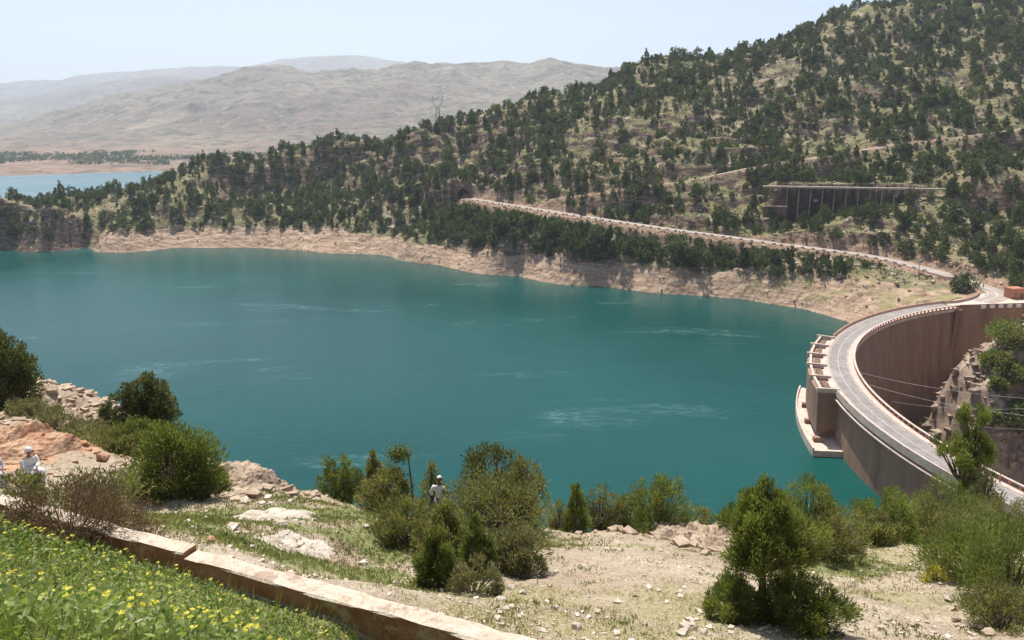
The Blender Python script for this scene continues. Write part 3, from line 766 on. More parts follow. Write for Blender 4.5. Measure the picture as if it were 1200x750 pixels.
# upstream skin, slightly proud, lighter where the sun has bleached it is left to the light: one concrete
s_ = MB(); s_.sweep([(DC[0], DC[1], 0)]*150, nn, [(RI, 13.9), (RO, 13.9), (RO, 14.96), (RI, 14.96)]); s_.build('crest_slab', M['concrete_light'], dam)
co = MB(); co.sweep([(DC[0], DC[1], 0)]*150, nn, [(RO-1.1, 12.7), (RO+.25, 12.95), (RO+.25, 13.2), (RO-1.1, 13.2)]); co.build('cornice', M['concrete_light'], dam)
# pavements (raised), inner one reddish
k = MB(); k.sweep([(DC[0], DC[1], 0)]*150, nn, [(RI+.35, 14.9), (RI+1.75, 14.9), (RI+1.75, 15.13), (RI+.35, 15.13)]); k.build('pavement_inner', M['paving'], dam)
k = MB(); k.sweep([(DC[0], DC[1], 0)]*150, nn, [(RO-1.25, 14.9), (RO-.32, 14.9), (RO-.32, 15.13), (RO-1.25, 15.13)]); k.build('pavement_outer', M['paving'], dam)
k = MB(); k.sweep([(DC[0], DC[1], 0)]*150, nn, [(RI+1.6, 14.95), (RO-1.1, 14.95), (RO-1.1, 15.0), (RI+1.6, 15.0)]); o = k.build('road', M['asphalt'], None); tag(o, kind='structure')
for r_, ww in ((RI+2.0, .06), (RO-1.55, .07), ((RI+RO)/2+.25, .07)):
    k = MB(); k.sweep([(DC[0], DC[1], 0)]*150, nn, [(r_-ww, 15.0), (r_+ww, 15.0), (r_+ww, 15.008), (r_-ww, 15.008)]); o = k.build('road_marking', M['worn_paint']); tag(o, kind='structure')
# inner balustrade: plinth, posts, white handrail
bal = MB(); bal.sweep([(DC[0], DC[1], 0)]*150, nn, [(RI, 14.9), (RI+.34, 14.9), (RI+.34, 15.22), (RI, 15.22)]); balo = bal.build('balustrade', M['concrete_red'], dam)
hr = MB(); hr.sweep([(DC[0], DC[1], 0)]*150, nn, [(RI-.08, 15.98), (RI+.42, 15.98), (RI+.42, 16.2), (RI-.08, 16.2)]); hr.build('handrail', M['concrete_light'], balo)
L = R(A_NEAR-A_FAR)*RI; npst = 96; proto = None
for i in range(npst):
    a = R(A_FAR+(A_NEAR-A_FAR)*(i+.5)/npst)
    if proto is None:
        p = MB(); p.box((0, 0, -.06), (.30, .55, .74)); proto = p.build('post', M['concrete_red'], balo, bevel=.02); q = proto
    else:
        q = proto.copy(); COL.objects.link(q); q.parent = balo
    q.location = (DC[0]+(RI+.17)*math.cos(a), DC[1]+(RI+.17)*math.sin(a), 15.66); q.rotation_euler = (0, 0, a)
# brackets below the inner edge of the crest
bp = None
for i in range(95):
    a = R(A_FAR+(A_NEAR-A_FAR)*i/95+.3)
    if bp is None:
        b_ = MB(); n0 = 0
        b_.v = [(-.0, -.3, .9), (1.6, -.3, .9), (1.6, -.3, -.9), (0, .3, .9), (1.6, .3, .9), (1.6, .3, -.9)]
        b_.f = [(0, 1, 2), (3, 5, 4), (0, 3, 4, 1), (1, 4, 5, 2), (2, 5, 3, 0)]
        bp = b_.build('bracket', M['concrete_light'], dam); q = bp
    else:
        q = bp.copy(); COL.objects.link(q); q.parent = dam
    q.location = (DC[0]+(RI+.05)*math.cos(a), DC[1]+(RI+.05)*math.sin(a), 13.0); q.rotation_euler = (0, 0, a)
# outer parapet with red coping, on to the road bend
c2, n2 = arc(A_NEAR, 171.3, 0, 0, 60)
k = MB(); k.sweep([(DC[0], DC[1], 0)]*60, n2, [(RO-.3, 14.9), (RO, 14.9), (RO, 15.75), (RO-.3, 15.75)]); po = k.build('parapet', M['concrete_light'], dam)
c3, n3 = arc(146.6, A_FAR, RO, 15, 50)
cc = [tuple(p) for p in c3]; TT = [tuple(x) for x in n3]
bend = [(172.5, 291.6, 15), (180.5, 296.6, 15), (187, 302.5, 15.05), (191.8, 310, 15.2), (193.5, 320, 15.5), (191.5, 332, 16.1), (187.5, 343, 16.8)]
bc = catmull(bend, 6); bt = np.gradient(bc[:, :2], axis=0); bt /= np.linalg.norm(bt, axis=1, keepdims=True); bn = np.stack([-bt[:, 1], bt[:, 0]], 1)
allc = cc+[tuple(p) for p in bc]; alln = TT+[tuple(p) for p in bn]
k = MB(); k.sweep(allc, alln, [(-.35, -.1), (0, -.1), (0, .75), (-.35, .75)]); p2 = k.build('parapet', M['concrete_light'], dam)
k = MB(); k.sweep(allc, alln, [(-.42, .752), (.07, .752), (.07, .98), (-.42, .98)]); k.build('coping', M['concrete_red'], p2)
# intake tower: block of hoist bays cantilevered upstream
T0, T1 = 170.8, 147.0; RB = 136.8; nb = 5
it = MB(); _, n4 = arc(T0, T1, 0, 0, 30)
it.sweep([(DC[0], DC[1], 0)]*30, n4, [(RO-1.2, 4.5), (RB-.5, 3.4), (RB, 14.4), (RO-1.2, 14.4)]); tw = it.build('intake_block', M['dam'], dam)
bays = None
for i in range(nb+1):      # radial fin walls between the bays
    a = T0+(T1-T0)*i/nb; k = MB(); ar = R(a)
    rm = (RO-.6+RB+.15)/2; k.box((DC[0]+rm*math.cos(ar), DC[1]+rm*math.sin(ar), 15.1), (RB-RO+1.3, .7, 1.2), ar); k.build('bay_wall', M['concrete_light'], tw, bevel=.03)
for i in range(nb):
    a = R(T0+(T1-T0)*(i+.5)/nb); wd = R(abs(T1-T0)/nb)*RB
    k = MB(); k.box((DC[0]+(RB-.9)*math.cos(a), DC[1]+(RB-.9)*math.sin(a), 14.8), (.6, wd-.8, 1.1), a); k.box((DC[0]+(RO+.1)*math.cos(a+.008), DC[1]+(RO+.1)*math.sin(a+.008), 14.8), (1.2, wd*.45, .95), a)
    k.build('bay_front', M['concrete_light'], tw, bevel=.03)
    k = MB(); k.box((DC[0]+(RO+1.6)*math.cos(a), DC[1]+(RO+1.6)*math.sin(a), 14.7), (1.2, wd*.5, .7), a); k.build('gate_hoist', M['rust'], tw)
    k = MB(); k.box((DC[0]+(RO+2.4)*math.cos(a), DC[1]+(RO+2.4)*math.sin(a), 14.44), (.1, wd*.1, .1), a); k.build('hatch', M['rust'], tw)
for i in range(4):         # trash rack columns below
    a = R(T0-.8-(i)*3.2)
    k = MB(); k.box((DC[0]+(RO+.9)*math.cos(a), DC[1]+(RO+.9)*math.sin(a), 1.4), (3.2, .6, 6.0), a); k.build('column', M['dam'], tw)
lp = MB(); _, n5 = arc(174.2, 153, 0, 0, 30)
lp.sweep([(DC[0], DC[1], 0)]*30, n5, [(RO-1.5, -6), (RB+1.9, -6), (RB+2.1, 1.6), (RB+2.1, 2.3), (RB+1.7, 2.3), (RB+1.7, 1.6), (RO-1.5, 1.6)]); lpo = lp.build('lower_platform', M['concrete_light'], dam)
for i in range(3):
    a = R(171.5-i*5.5); k = MB(); k.box((DC[0]+(RB-.6)*math.cos(a), DC[1]+(RB-.6)*math.sin(a), 2.2), (2.2, 1.5, 1.2), a); k.build('winch_box', M['dam'], lpo)

# wing wall on the right bank
wing = empty('wing_wall', (0, 0, 0), 0, 'straight grey concrete wall joining the far end of the curved dam, with white slots', 'wall')
e0 = np.array([168.0, 283.6]); e1 = np.array([245.0, 293.4]); d = (e1-e0)/np.linalg.norm(e1-e0); n_ = np.array([d[1], -d[0]])
cs = [tuple(e0+d*t)+(0,) for t in np.linspace(0, 77, 12)]
k = MB(); k.sweep(cs, [tuple(-n_)]*12, [(0, 14.9), (1.5, 14.9), (1.5, -60), (-7, -60), (-2.2, 0)]); k.build('wall', M['dam'], wing)
k = MB(); k.sweep(cs, [tuple(-n_)]*12, [(.05, 14.9), (.45, 14.9), (.45, 15.9), (.05, 15.9)]); k.build('parapet', M['dam'], wing)
# buttress at the corner
k = MB(); k.box((168.2, 282.6, -22), (3.0, 3.4, 73), R(7)); k.build('buttress', M['dam'], wing)
for u in (1151, 1160, 1169, 1178, 1187):
    x, y, z = PZ(u, 358.6-(u-1151)*.09, 15.0); t = (x-e0[0])*d[0]
    q = e0+d*t
    k = MB(); k.box((q[0]+n_[0]*.12, q[1]+n_[1]*.12, 14.95), (2.0, .36, 1.25), math.atan2(d[1], d[0])); k.build('white_slot', M['white_paint'], wing, bevel=.03)
# small gallery walkway at the foot of the wing wall
gw = empty('walkway', (0, 0, 0), 0, 'small concrete walkway with thin rail leading off the foot of the dam wall', 'walkway')
a0 = Vector(PY(1132, 427, 268)); a1 = Vector(PY(1160, 424, 262)); a2 = Vector(PY(1182, 413, 256))
for i, (p, q) in enumerate(((a0, a1), (a1, a2))):
    m_ = (p+q)/2; dd = q-p; k = MB(); k.v = []
    nrm = Vector((-dd.y, dd.x, 0)).normalized()*.9
    for s1 in (p, q):
        for sg in (-1, 1):
            for zz in (-.4, 0): k.v.append(tuple(s1+nrm*sg+Vector((0, 0, zz))))
    k.f = [(0, 2, 3, 1), (4, 5, 7, 6), (0, 1, 5, 4), (2, 6, 7, 3), (1, 3, 7, 5), (0, 4, 6, 2)]; k.build('deck', M['concrete_light'], gw)
k = MB(); k.path([a0+Vector((0, -.9, 1)), a1+Vector((0, -.9, 1)), a2+Vector((0, -.9, 1))], [.05]*3)
for p in (a0, a0.lerp(a1, .5), a1, a1.lerp(a2, .5), a2): k.tube(p+Vector((0, -.9, 0)), p+Vector((0, -.9, 1)), .05)
k.build('rail', M['steel'], gw)
k = MB(); k.box((a1.x-3, a1.y+2, a1.z-9), (1.2, 1.2, 18)); k.build('pier', M['dam'], gw)

# gatehouse, terracotta
gh = empty('gatehouse', (PZ(1187, 350, 15.1)[0]+1.5, 300.5, 15.02), R(8), 'small terracotta gatehouse beside the white forecourt at the end of the dam', 'building')
k = MB(); k.box((0, 0, 1.9), (5.6, 4.4, 3.8)); k.build('wall', M['terracotta'], gh, bevel=.03)
k = MB(); k.box((0, 0, 3.95), (6.1, 4.9, .28)); k.box((0, 0, 4.15), (5.2, 4.0, .2)); k.build('roof', M['terracotta'], gh)
k = MB(); k.box((1.6, -2.24, 1.05), (1.1, .1, 2.1)); dr = k.build('door', M['rust'], gh); k = MB(); k.box((1.95, -2.32, 1.05), (.1, .06, .2)); k.build('handle', M['steel'], dr)
for xx in (-1.4,):
    k = MB(); k.box((xx, -2.23, 2.0), (1.5, .08, 1.1)); wn = k.build('window', M['white_paint'], gh); k = MB(); k.box((xx, -2.285, 2.0), (1.3, .04, .9)); k.build('pane', M['glass_dark'], wn)

# ------------------------------------------------------------------ viaduct above the road
via = empty('viaduct', (0, 0, 0), 0, 'long thin canal viaduct on slender columns above the road on the hillside', 'viaduct')
p0 = Vector((*BR0, ZD)); p1 = Vector((*BR1, PY(1106, 221, 418)[2])); LB = (p1-p0).length; db = (p1-p0)/LB; rz = math.atan2(db.y, db.x)
def deckbox(c, d_): 
    m_ = MB(); m_.box(c, d_); return m_
k = MB(); nb_ = Vector((-db.y, db.x, 0)).normalized()
for (s0, s1, hw, z0, z1) in ((-1, LB+1, 1.3, -.9, 0), ):
    for s in (s0, s1):
        for a in (-hw, hw):
            for zz in (z0, z1): k.v.append(tuple(p0+db*s+nb_*a+Vector((0, 0, zz))))
k.f = [(0, 2, 3, 1), (4, 5, 7, 6), (0, 1, 5, 4), (2, 6, 7, 3), (1, 3, 7, 5), (0, 4, 6, 2)]
k.build('deck', M['concrete_light'], via)
for i in range(13):
    s = 12+i*(LB-12)/13.0; q = p0+db*s; zb = hz(q.x, q.y)-1
    if q.z-.7-zb < 1: continue
    k = MB(); k.box((q.x, q.y, (q.z-.7+zb)/2), (.45, .45, q.z-.7-zb), rz); k.box((q.x, q.y, q.z-1.15), (.8, 2.4, .5), rz); k.build('column', M['via_brown'], via)
# lattice tower at the left end on a masonry pier
def on(s, a, z): return tuple(p0+db*s+nb_*a+Vector((0, 0, z)))
k = MB()
for s in (1.0, 6.0, 10.5):
    for a in (-1.6, 1.6): k.tube(on(s, a, -.7), on(s, a, -11.5), .17)
for a in (-1.6, 1.6):
    for (sa, sb) in ((1.0, 6.0), (6.0, 10.5)):
        for z in (-.9, -4.4, -8):
            k.tube(on(sa, a, z), on(sb, a, z), .09); k.tube(on(sa, a, z), on(sb, a, z-3.4), .07); k.tube(on(sb, a, z), on(sa, a, z-3.4), .07)
k.build('lattice_tower', M['rust'], via)
q = p0+db*5.8; zb = hz(q.x, q.y-3)-6; zt = ZD-11.5
zb = min(zb, zt-12)
k = MB(); k.box((q.x, q.y, (zt+zb)/2), (12.5, 5.5, zt-zb), rz); k.box((q.x, q.y, zt+.1), (13.1, 6.1, .5), rz); k.build('pier', M['soil_dark'], via)

# tunnel portal
tp = road[0]; tdir = (road[0]-road[3]); tdir = tdir/np.linalg.norm(tdir[:2]); trz = math.atan2(tdir[1], tdir[0])
tun = empty('tunnel_portal', (tp[0]+tdir[0]*4.5, tp[1]+tdir[1]*4.5, tp[2]), R(30), 'dark arched road tunnel mouth at the far end of the lakeside road', 'tunnel')
k = MB(); pr = []
for i in range(11):
    a = math.pi*i/10; pr.append((4.2*math.cos(a), 3.0+3.4*math.sin(a)))
pr = [(4.2, -1)]+pr+[(-4.2, -1)]; po_ = [(6.6, -1), (6.6, 4)]+[(6.6*math.cos(math.pi*i/8), 4+4.0*math.sin(math.pi*i/8)) for i in range(1, 8)]+[(-6.6, 4), (-6.6, -1)]
v0 = len(pr)
for y_ in (0, 2.5):
    for x_, z_ in pr: k.v.append((x_, y_, z_))
for i in range(v0-1): k.f.append((i, i+1, v0+i+1, v0+i))
n0 = len(k.v)
for i, (x_, z_) in enumerate(pr):
    k.v.append((x_*(1.7+.25*math.sin(i*2.1)), -.3+(i % 3)*.2, (z_+1)*(1.35+.08*math.sin(i*1.7))-1))
for i in range(v0-1): k.f.append((i, n0+i, n0+i+1, i+1))
n1 = len(k.v)
for i, (x_, z_) in enumerate(pr): k.v.append((x_*1.5, 5, (z_+1)*1.25-1))
for i in range(v0-1): k.f.append((n0+i, n1+i, n1+i+1, n0+i+1))
k.build('portal_wall', M['soil_dark'], tun)
k = MB(); n = len(pr)
for y_ in (.6, 2.7):
    for x_, z_ in pr: k.v.append((x_*.98, y_, z_))
for i in range(n-1): k.f.append((i, i+1, n+i+1, n+i))
k.f.append(tuple(range(n, 2*n))); k.build('tunnel_lining', surf('tunnel_shade', (.015, .013, .012), (.03, .026, .022), 1), tun)  # near-black colour and closed back stand in for the darkness inside the tunnel

# ------------------------------------------------------------------ poles, pylon, cables
def pole(u, vb, vt, y, label):
    x, yy, z = PY(u, vb, y); z0 = hz(x, yy); hgt = PY(u, vt, y)[2]-z0
    r_ = empty('utility_pole', (x, yy, z0), 0, label, 'pole', 'poles along the hillside road')
    k = MB(); k.tube((0, 0, -.5), (0, 0, hgt), .2, .13, 8); k.build('shaft', M['wood'], r_)
    k = MB(); k.box((0, 0, hgt-.5), (1.9, .14, .14), .4); k.build('crossarm', M['wood'], r_)
pole(1076, 322, 306, 343, 'thin wooden utility pole at the lake edge of the road, second one from the dam')
pole(1122, 338, 321, 322, 'thin wooden utility pole beside the road bend nearest the dam')
pole(703.5, 258, 237, 447, 'pale utility pole standing above the road far from the dam, nearest the dark car')
pole(652, 230, 216, 505, 'short utility pole on the slope above the road near the tunnel')

def pylon(u, v, y):
    x, yy, z = PY(u, v, y); z0 = hz(x, yy)
    top = PY(u, 111, y)[2]; hh = top-z0
    r_ = empty('power_pylon', (x, yy, z0), R(12), 'grey steel lattice power pylon with forked top standing on the skyline ridge', 'pylon')
    k = MB(); w0_, w1_ = 2.4, 1.1; zt = hh*.58
    L4 = [[(sx*w0_, sy*w0_, -1), (sx*w1_, sy*w1_, zt)] for sx, sy in ((-1, -1), (1, -1), (1, 1), (-1, 1))]
    for a, b in L4: k.tube(a, b, .14, .11)
    for s in range(5):
        t0, t1 = s/5, (s+1)/5
        for i in range(4):
            a = Vector(L4[i][0]).lerp(Vector(L4[i][1]), t0); b = Vector(L4[(i+1) % 4][0]).lerp(Vector(L4[(i+1) % 4][1]), t1); c_ = Vector(L4[(i+1) % 4][0]).lerp(Vector(L4[(i+1) % 4][1]), t0); d_ = Vector(L4[i][0]).lerp(Vector(L4[i][1]), t1)
            k.tube(a, b, .09); k.tube(c_, d_, .09)
    k.build('mast', M['steel'], r_)
    k = MB()
    for sx in (-1, 1):
        k.path([(sx*1.0, 0, zt), (sx*4.4, 0, hh*.78), (sx*4.0, 0, hh)], [.16, .14, .12]); k.path([(sx*.3, 0, zt), (sx*3.2, 0, hh*.78), (sx*4.0, 0, hh)], [.1, .1, .1])
    k.build('fork', M['steel'], r_)
    k = MB(); k.tube((-7, 0, hh*.84), (7, 0, hh*.84), .18); k.tube((-5.2, 0, hh*.90), (5.2, 0, hh*.90), .1); k.build('crossarm', M['steel'], r_)
pylon(513, 134, 628)
cab = []
for i, ((ua, va, ya), (ub, vb, yb)) in enumerate([((1024, 470, 175), (1260, 474, 150)), ((1036, 452, 190), (1260, 492, 150)), ((1048, 440, 200), (1260, 470, 160)), ((1060, 489, 160), (1260, 500, 150))]):
    a = Vector(PY(ua, va, ya)); b = Vector(PY(ub, vb, yb))
    # pinned to the inside face of the dam
    dx, dy = a.x-DC[0], a.y-DC[1]; rr = math.hypot(dx, dy); f = 123.3/rr; a = Vector((DC[0]+dx*f, DC[1]+dy*f, a.z-(ya*(f-1))*0))
    pts = [a.lerp(b, t/12)+Vector((0, 0, -6*(t/12)*(1-t/12))) for t in range(13)]
    k = MB(); k.path(pts, [.03]*13, 5); o = k.build('cable', M['wire'])
    tag(o, ['highest thin pale cable crossing the gorge below the dam', 'thin cable crossing the gorge just under the highest one', 'thin pale cable across the gorge at mid height before the dam', 'lowest thin cable slung across the dark gorge below the dam'][i], 'cable', 'cables over the gorge')

# ------------------------------------------------------------------ car on the road
def car(u, v, z):
    x, y, _ = PZ(u, v, z); i = np.argmin(np.hypot(road[:, 0]-x, road[:, 1]-y)); t = road[i+1]-road[i]; rz = math.atan2(t[1], t[0])
    r_ = empty('car', (road[i][0]-math.sin(rz)*1.4, road[i][1]+math.cos(rz)*1.4, road[i][2]+.07), rz, 'dark car driving on the pale lakeside road towards the tunnel', 'car')
    pf = [(-2.15, .35), (-2.2, .85), (-1.5, .98), (-.9, 1.45), (.75, 1.47), (1.35, 1.0), (2.05, .85), (2.15, .4), (2.1, .3), (-2.1, .3)]
    k = MB(); n = len(pf)
    for yy, s in ((-.86, 1), (.86, 1)):
        for a, b in pf: k.v.append((a, yy*(.86 if b > 1.2 else 1), b))
    for i in range(n): k.f.append((i, (i+1) % n, n+(i+1) % n, n+i))
    k.f += [tuple(range(n)), tuple(range(2*n-1, n-1, -1))]; k.build('body', M['car_paint'], r_, bevel=.03)
    k = MB()
    for sg in (-1, 1):
        k.v += [(-1.3, sg*.875, 1.0), (1.15, sg*.875, 1.0), (.68, sg*.78, 1.4), (-.85, sg*.78, 1.4)]; m_ = len(k.v); k.f.append((m_-4, m_-3, m_-2, m_-1))
    k.build('side_window', M['glass_dark'], r_)
    k = MB(); k.v = [(1.33, -.74, 1.03), (1.33, .74, 1.03), (.8, .68, 1.45), (.8, -.68, 1.45)]; k.v = [(a+.03, b, c+.02) for a, b, c in k.v]; k.f = [(0, 1, 2, 3)]; k.build('windscreen', M['glass_dark'], r_)
    for sx in (-1.35, 1.35):
        for sg in (-1, 1):
            k = MB(); k.tube((sx, sg*.72, .33), (sx, sg*.92, .33), .33, .33, 16); wh = k.build('wheel', M['tyre'], r_)
            k = MB(); k.tube((sx, sg*.90, .33), (sx, sg*.935, .33), .19, .17, 10); k.build('rim', M['steel'], wh)
    for sg in (-.6, .6):
        k = MB(); k.box((2.1, sg, .68), (.1, .35, .16)); k.build('headlight', M['white_paint'], r_)
car(683, 252.5, 30)

bl = None; seg = np.r_[0, np.cumsum(np.hypot(*np.diff(road[:, :2], axis=0).T))]; tot = seg[-1]; q0 = None
for i in range(56):
    d_ = 12+i*(tot-70)/56; j = int(np.searchsorted(seg, d_)); t = road[min(j+1, len(road)-1)]-road[j]; a_ = math.atan2(t[1], t[0]); p_ = road[j]
    if q0 is None:
        k = MB(); k.box((0, 0, .3), (1.6, .4, .9)); q0 = k.build('roadside_block', M['concrete_light'], None, bevel=.05); q = q0
    else:
        q = q0.copy(); COL.objects.link(q)
    q.location = (p_[0]+math.sin(a_)*4.1, p_[1]-math.cos(a_)*4.1, p_[2]); q.rotation_euler = (0, 0, a_)
    tag(q, 'low pale concrete block in the row guarding the lake side of the road', 'bollard', 'guard blocks along the lakeside road')
# ------------------------------------------------------------------ people
def skinned(name, pts, edges, rad, mat, parent, sub=2, root=0):
    me = bpy.data.meshes.new(name); me.from_pydata([tuple(p) for p in pts], edges, []); o = bpy.data.objects.new(name, me); COL.objects.link(o)
    md = o.modifiers.new('skin', 'SKIN'); md.use_smooth_shade = True; md.branch_smoothing = .6
    for i, r_ in enumerate(rad):
        sv_ = me.skin_vertices[0].data[i]; rr = r_ if isinstance(r_, tuple) else (r_, r_); sv_.radius = rr; sv_.use_root = (i == root)
    s2 = o.modifiers.new('sub', 'SUBSURF'); s2.levels = sub; s2.render_levels = sub
    dg = bpy.context.evaluated_depsgraph_get(); dg.update(); ev = o.evaluated_get(dg); m2 = bpy.data.meshes.new_from_object(ev)
    o.modifiers.clear(); old = o.data; o.data = m2; m2.name = name; bpy.data.meshes.remove(old)
    m2.materials.clear(); m2.materials.append(mat)
    for p in m2.polygons: p.use_smooth = True
    if parent: o.parent = parent
    return o
def hand(pts, edges, rad, wrist_i, fwd, side, s=1.):
    """palm and five finger chains grown from a wrist vertex"""
    w = Vector(pts[wrist_i]); f = Vector(fwd).normalized(); sd_ = Vector(side).normalized(); dn = f.cross(sd_)
    b = len(pts); pts.append(w+f*.07*s); rad.append((.036*s, .018*s)); edges.append((wrist_i, b))
    for j, (o_, ln) in enumerate(((-.03, .065), (-.010, .08), (.010, .076), (.03, .058))):
        i0 = len(pts); pts.append(w+f*.10*s+sd_*o_*s); rad.append(.010*s); edges.append((b, i0))
        pts.append(w+f*(.10+ln*.55)*s+sd_*o_*1.15*s+dn*.012*s); rad.append(.0088*s); edges.append((i0, i0+1))
        pts.append(w+f*(.10+ln)*s+sd_*o_*1.2*s+dn*.034*s); rad.append(.0078*s); edges.append((i0+1, i0+2))
    i0 = len(pts); pts.append(w+f*.045*s-sd_*.045*s); rad.append(.011*s); edges.append((wrist_i, i0))
    pts.append(w+f*.085*s-sd_*.065*s+dn*.015*s); rad.append(.009*s); edges.append((i0, i0+1))
def head(parent, loc, rz, tilt, skinm, wrap, wrapname, wrapmat, cap=False):
    bm = bmesh.new(); bmesh.ops.create_uvsphere(bm, u_segments=24, v_segments=18, radius=1)
    for v in bm.verts:
        x, y, z = v.co
        X = x*.098; Y = y*.076; Z = z*.118
        if z < 0: Y *= (1+z*.25); X *= 1+.05*z
        # x is the face direction
        X += .028*math.exp(-((y/.16)**2)-((z+.05)/.22)**2)*(x > 0)            # nose
        X -= .012*math.exp(-(((abs(y)-.38)/.16)**2)-((z-.08)/.12)**2)*(x > 0)  # eye sockets
        X += .008*math.exp(-((y/.3)**2)-((z+.42)/.07)**2)*(x > 0)             # lips
        X += .010*math.exp(-((y/.3)**2)-((z+.75)/.15)**2)*(x > 0)             # chin
        v.co = (X, Y, Z)
    me = bpy.data.meshes.new('head'); bm.to_mesh(me); bm.free()
    for p in me.polygons: p.use_smooth = True
    me.materials.append(skinm); o = bpy.data.objects.new('head', me); COL.objects.link(o); o.parent = parent; o.location = loc; o.rotation_euler = (0, tilt, rz)
    k = MB()
    for sg in (-1, 1): k.tube((-.005, sg*.07, .0), (-.015, sg*.092, .005), .028, .022, 10)
    k.build('ear', skinm, o)
    k = MB()
    for sg in (-1, 1): k.tube((.080, sg*.03, .012), (.0905, sg*.03, .012), .013, .010, 8)
    k.build('eye', M['cloth_dark'], o)
    bm = bmesh.new(); bmesh.ops.create_uvsphere(bm, u_segments=20, v_segments=14, radius=1)
    for v in bm.verts:
        x, y, z = v.co
        if cap:
            v.co = (x*.106, y*.086, max(z, -.05)*.072+.062)
        else:
            rip = 1+.05*math.sin(z*16+x*4); X = x*.125*rip-.018; Z = z*.10+.045
            if x > .25 and z < -.1: X = min(X, .02)
            if z < -.2 and x < .2: Z -= .06
            v.co = (X, y*.105*rip, Z)
    me = bpy.data.meshes.new(wrapname); bm.to_mesh(me); bm.free()
    for p in me.polygons: p.use_smooth = True
    me.materials.append(wrapmat); c_ = bpy.data.objects.new(wrapname, me); COL.objects.link(c_); c_.parent = o
    return o
def person_seated(loc, rz, label, robe, wrapmat, s=1.0):
    r_ = empty('person', loc, rz, label, 'person'); r_.scale = (s, s, s)
    # joints: x forward, seat height .42
    J = [(0, 0, .46), (.03, 0, .66), (.08, 0, .86), (.10, 0, .97), (.13, 0, 1.05)]; E_ = [(0, 1), (1, 2), (2, 3), (3, 4)]; Rr = [(.14, .12), (.13, .11), (.15, .11), .055, .05]
    for sg in (-1, 1):
        i = len(J); J += [(.06, sg*.19, .89), (.15, sg*.22, .66), (.38, sg*.08, .60)]; Rr += [.055, .042, .03]; E_ += [(2, i), (i, i+1), (i+1, i+2)]
        hand(J, E_, Rr, i+2, (.8, -sg*.45, .1), (0.3, sg*.6, .4))
        i = len(J); J += [(.10, sg*.10, .46), (.50, sg*.14, .52), (.46, sg*.14, .12), (.58, sg*.15, .05)]; Rr += [.085, .06, .042, .036]; E_ += [(0, i), (i, i+1), (i+1, i+2), (i+2, i+3)]
    skinned('body', [Vector(p) for p in J], E_, Rr, M['skin'], r_, 1)
    head(r_, (.17, 0, 1.14), 0, .25, M['skin'], True, 'headscarf', wrapmat)
    J = [(-.03, 0, .44), (.02, 0, .64), (.06, 0, .84), (.09, 0, .95)]; E_ = [(0, 1), (1, 2), (2, 3)]; Rr = [(.24, .20), (.20, .17), (.19, .15), .085]
    for sg in (-1, 1):
        i = len(J); J += [(.06, sg*.20, .88), (.15, sg*.22, .66), (.33, sg*.10, .60)]; Rr += [.08, .075, .06]; E_ += [(2, i), (i, i+1), (i+1, i+2)]
        i = len(J); J += [(.22, sg*.10, .47), (.52, sg*.14, .52), (.50, sg*.14, .28), (.50, sg*.15, .12)]; Rr += [.15, .12, .12, .13]; E_ += [(0, i), (i, i+1), (i+1, i+2), (i+2, i+3)]
    skinned('robe', [Vector(p) for p in J], E_, Rr, robe, r_, 2)
    return r_
def person_standing(loc, rz, label, shirt, trousers, s=1.0, cap=True, capmat=None, walk=.12):
    r_ = empty('person', loc, rz, label, 'person'); r_.scale = (s, s, s)
    J = [(0, 0, .95), (.0, 0, 1.15), (.01, 0, 1.36), (.02, 0, 1.47), (.03, 0, 1.56)]; E_ = [(0, 1), (1, 2), (2, 3), (3, 4)]; Rr = [(.145, .10), (.13, .09), (.15, .10), .055, .05]
    for sg in (-1, 1):
        i = len(J); J += [(.0, sg*.19, 1.40), (-.03, sg*.31, 1.14), (.14, sg*.27, .98)]; Rr += [.055, .042, .03]; E_ += [(2, i), (i, i+1), (i+1, i+2)]
        hand(J, E_, Rr, i+2, (.6, -sg*.1, -.6), (0.1, sg*.9, .1))
        i = len(J); J += [(.0, sg*.09, .90), (sg*walk+.03, sg*.10, .50), (sg*walk-.04, sg*.10, .09), (sg*walk+.12, sg*.12, .04)]; Rr += [.088, .06, .04, .036]; E_ += [(0, i), (i, i+1), (i+1, i+2), (i+2, i+3)]
    skinned('body', [Vector(p) for p in J], E_, Rr, M['skin'], r_, 1)
    head(r_, (.05, 0, 1.655), 0, .1, M['skin'], True, 'cap' if cap else 'hair', capmat or M['cloth_white'], cap=True)
    J = [(0, 0, .93), (.0, 0, 1.15), (.0, 0, 1.34), (.02, 0, 1.45)]; E_ = [(0, 1), (1, 2), (2, 3)]; Rr = [(.185, .13), (.165, .12), (.18, .125), .075]
    for sg in (-1, 1):
        i = len(J); J += [(.0, sg*.20, 1.39), (-.03, sg*.315, 1.14), (.10, sg*.28, 1.01)]; Rr += [.078, .066, .048]; E_ += [(2, i), (i, i+1), (i+1, i+2)]
    skinned('shirt', [Vector(p) for p in J], E_, Rr, shirt, r_, 2)
    J = [(0, 0, .93)]; E_ = []; Rr = [(.16, .115)]
    for sg in (-1, 1):
        i = len(J); J += [(.0, sg*.095, .84), (sg*walk+.03, sg*.10, .50), (sg*walk-.03, sg*.10, .12)]; Rr += [.105, .08, .068]; E_ += [(0, i), (i, i+1), (i+1, i+2)]
    skinned('trousers', [Vector(p) for p in J], E_, Rr, trousers, r_, 1)
    return r_
def ground_at(u, v, y0=3, y1=60):
    return march(u, v, near_h, y0, y1, 1500)
g1 = ground_at(48, 566, 12, 45); g2 = ground_at(4, 571, 12, 45)
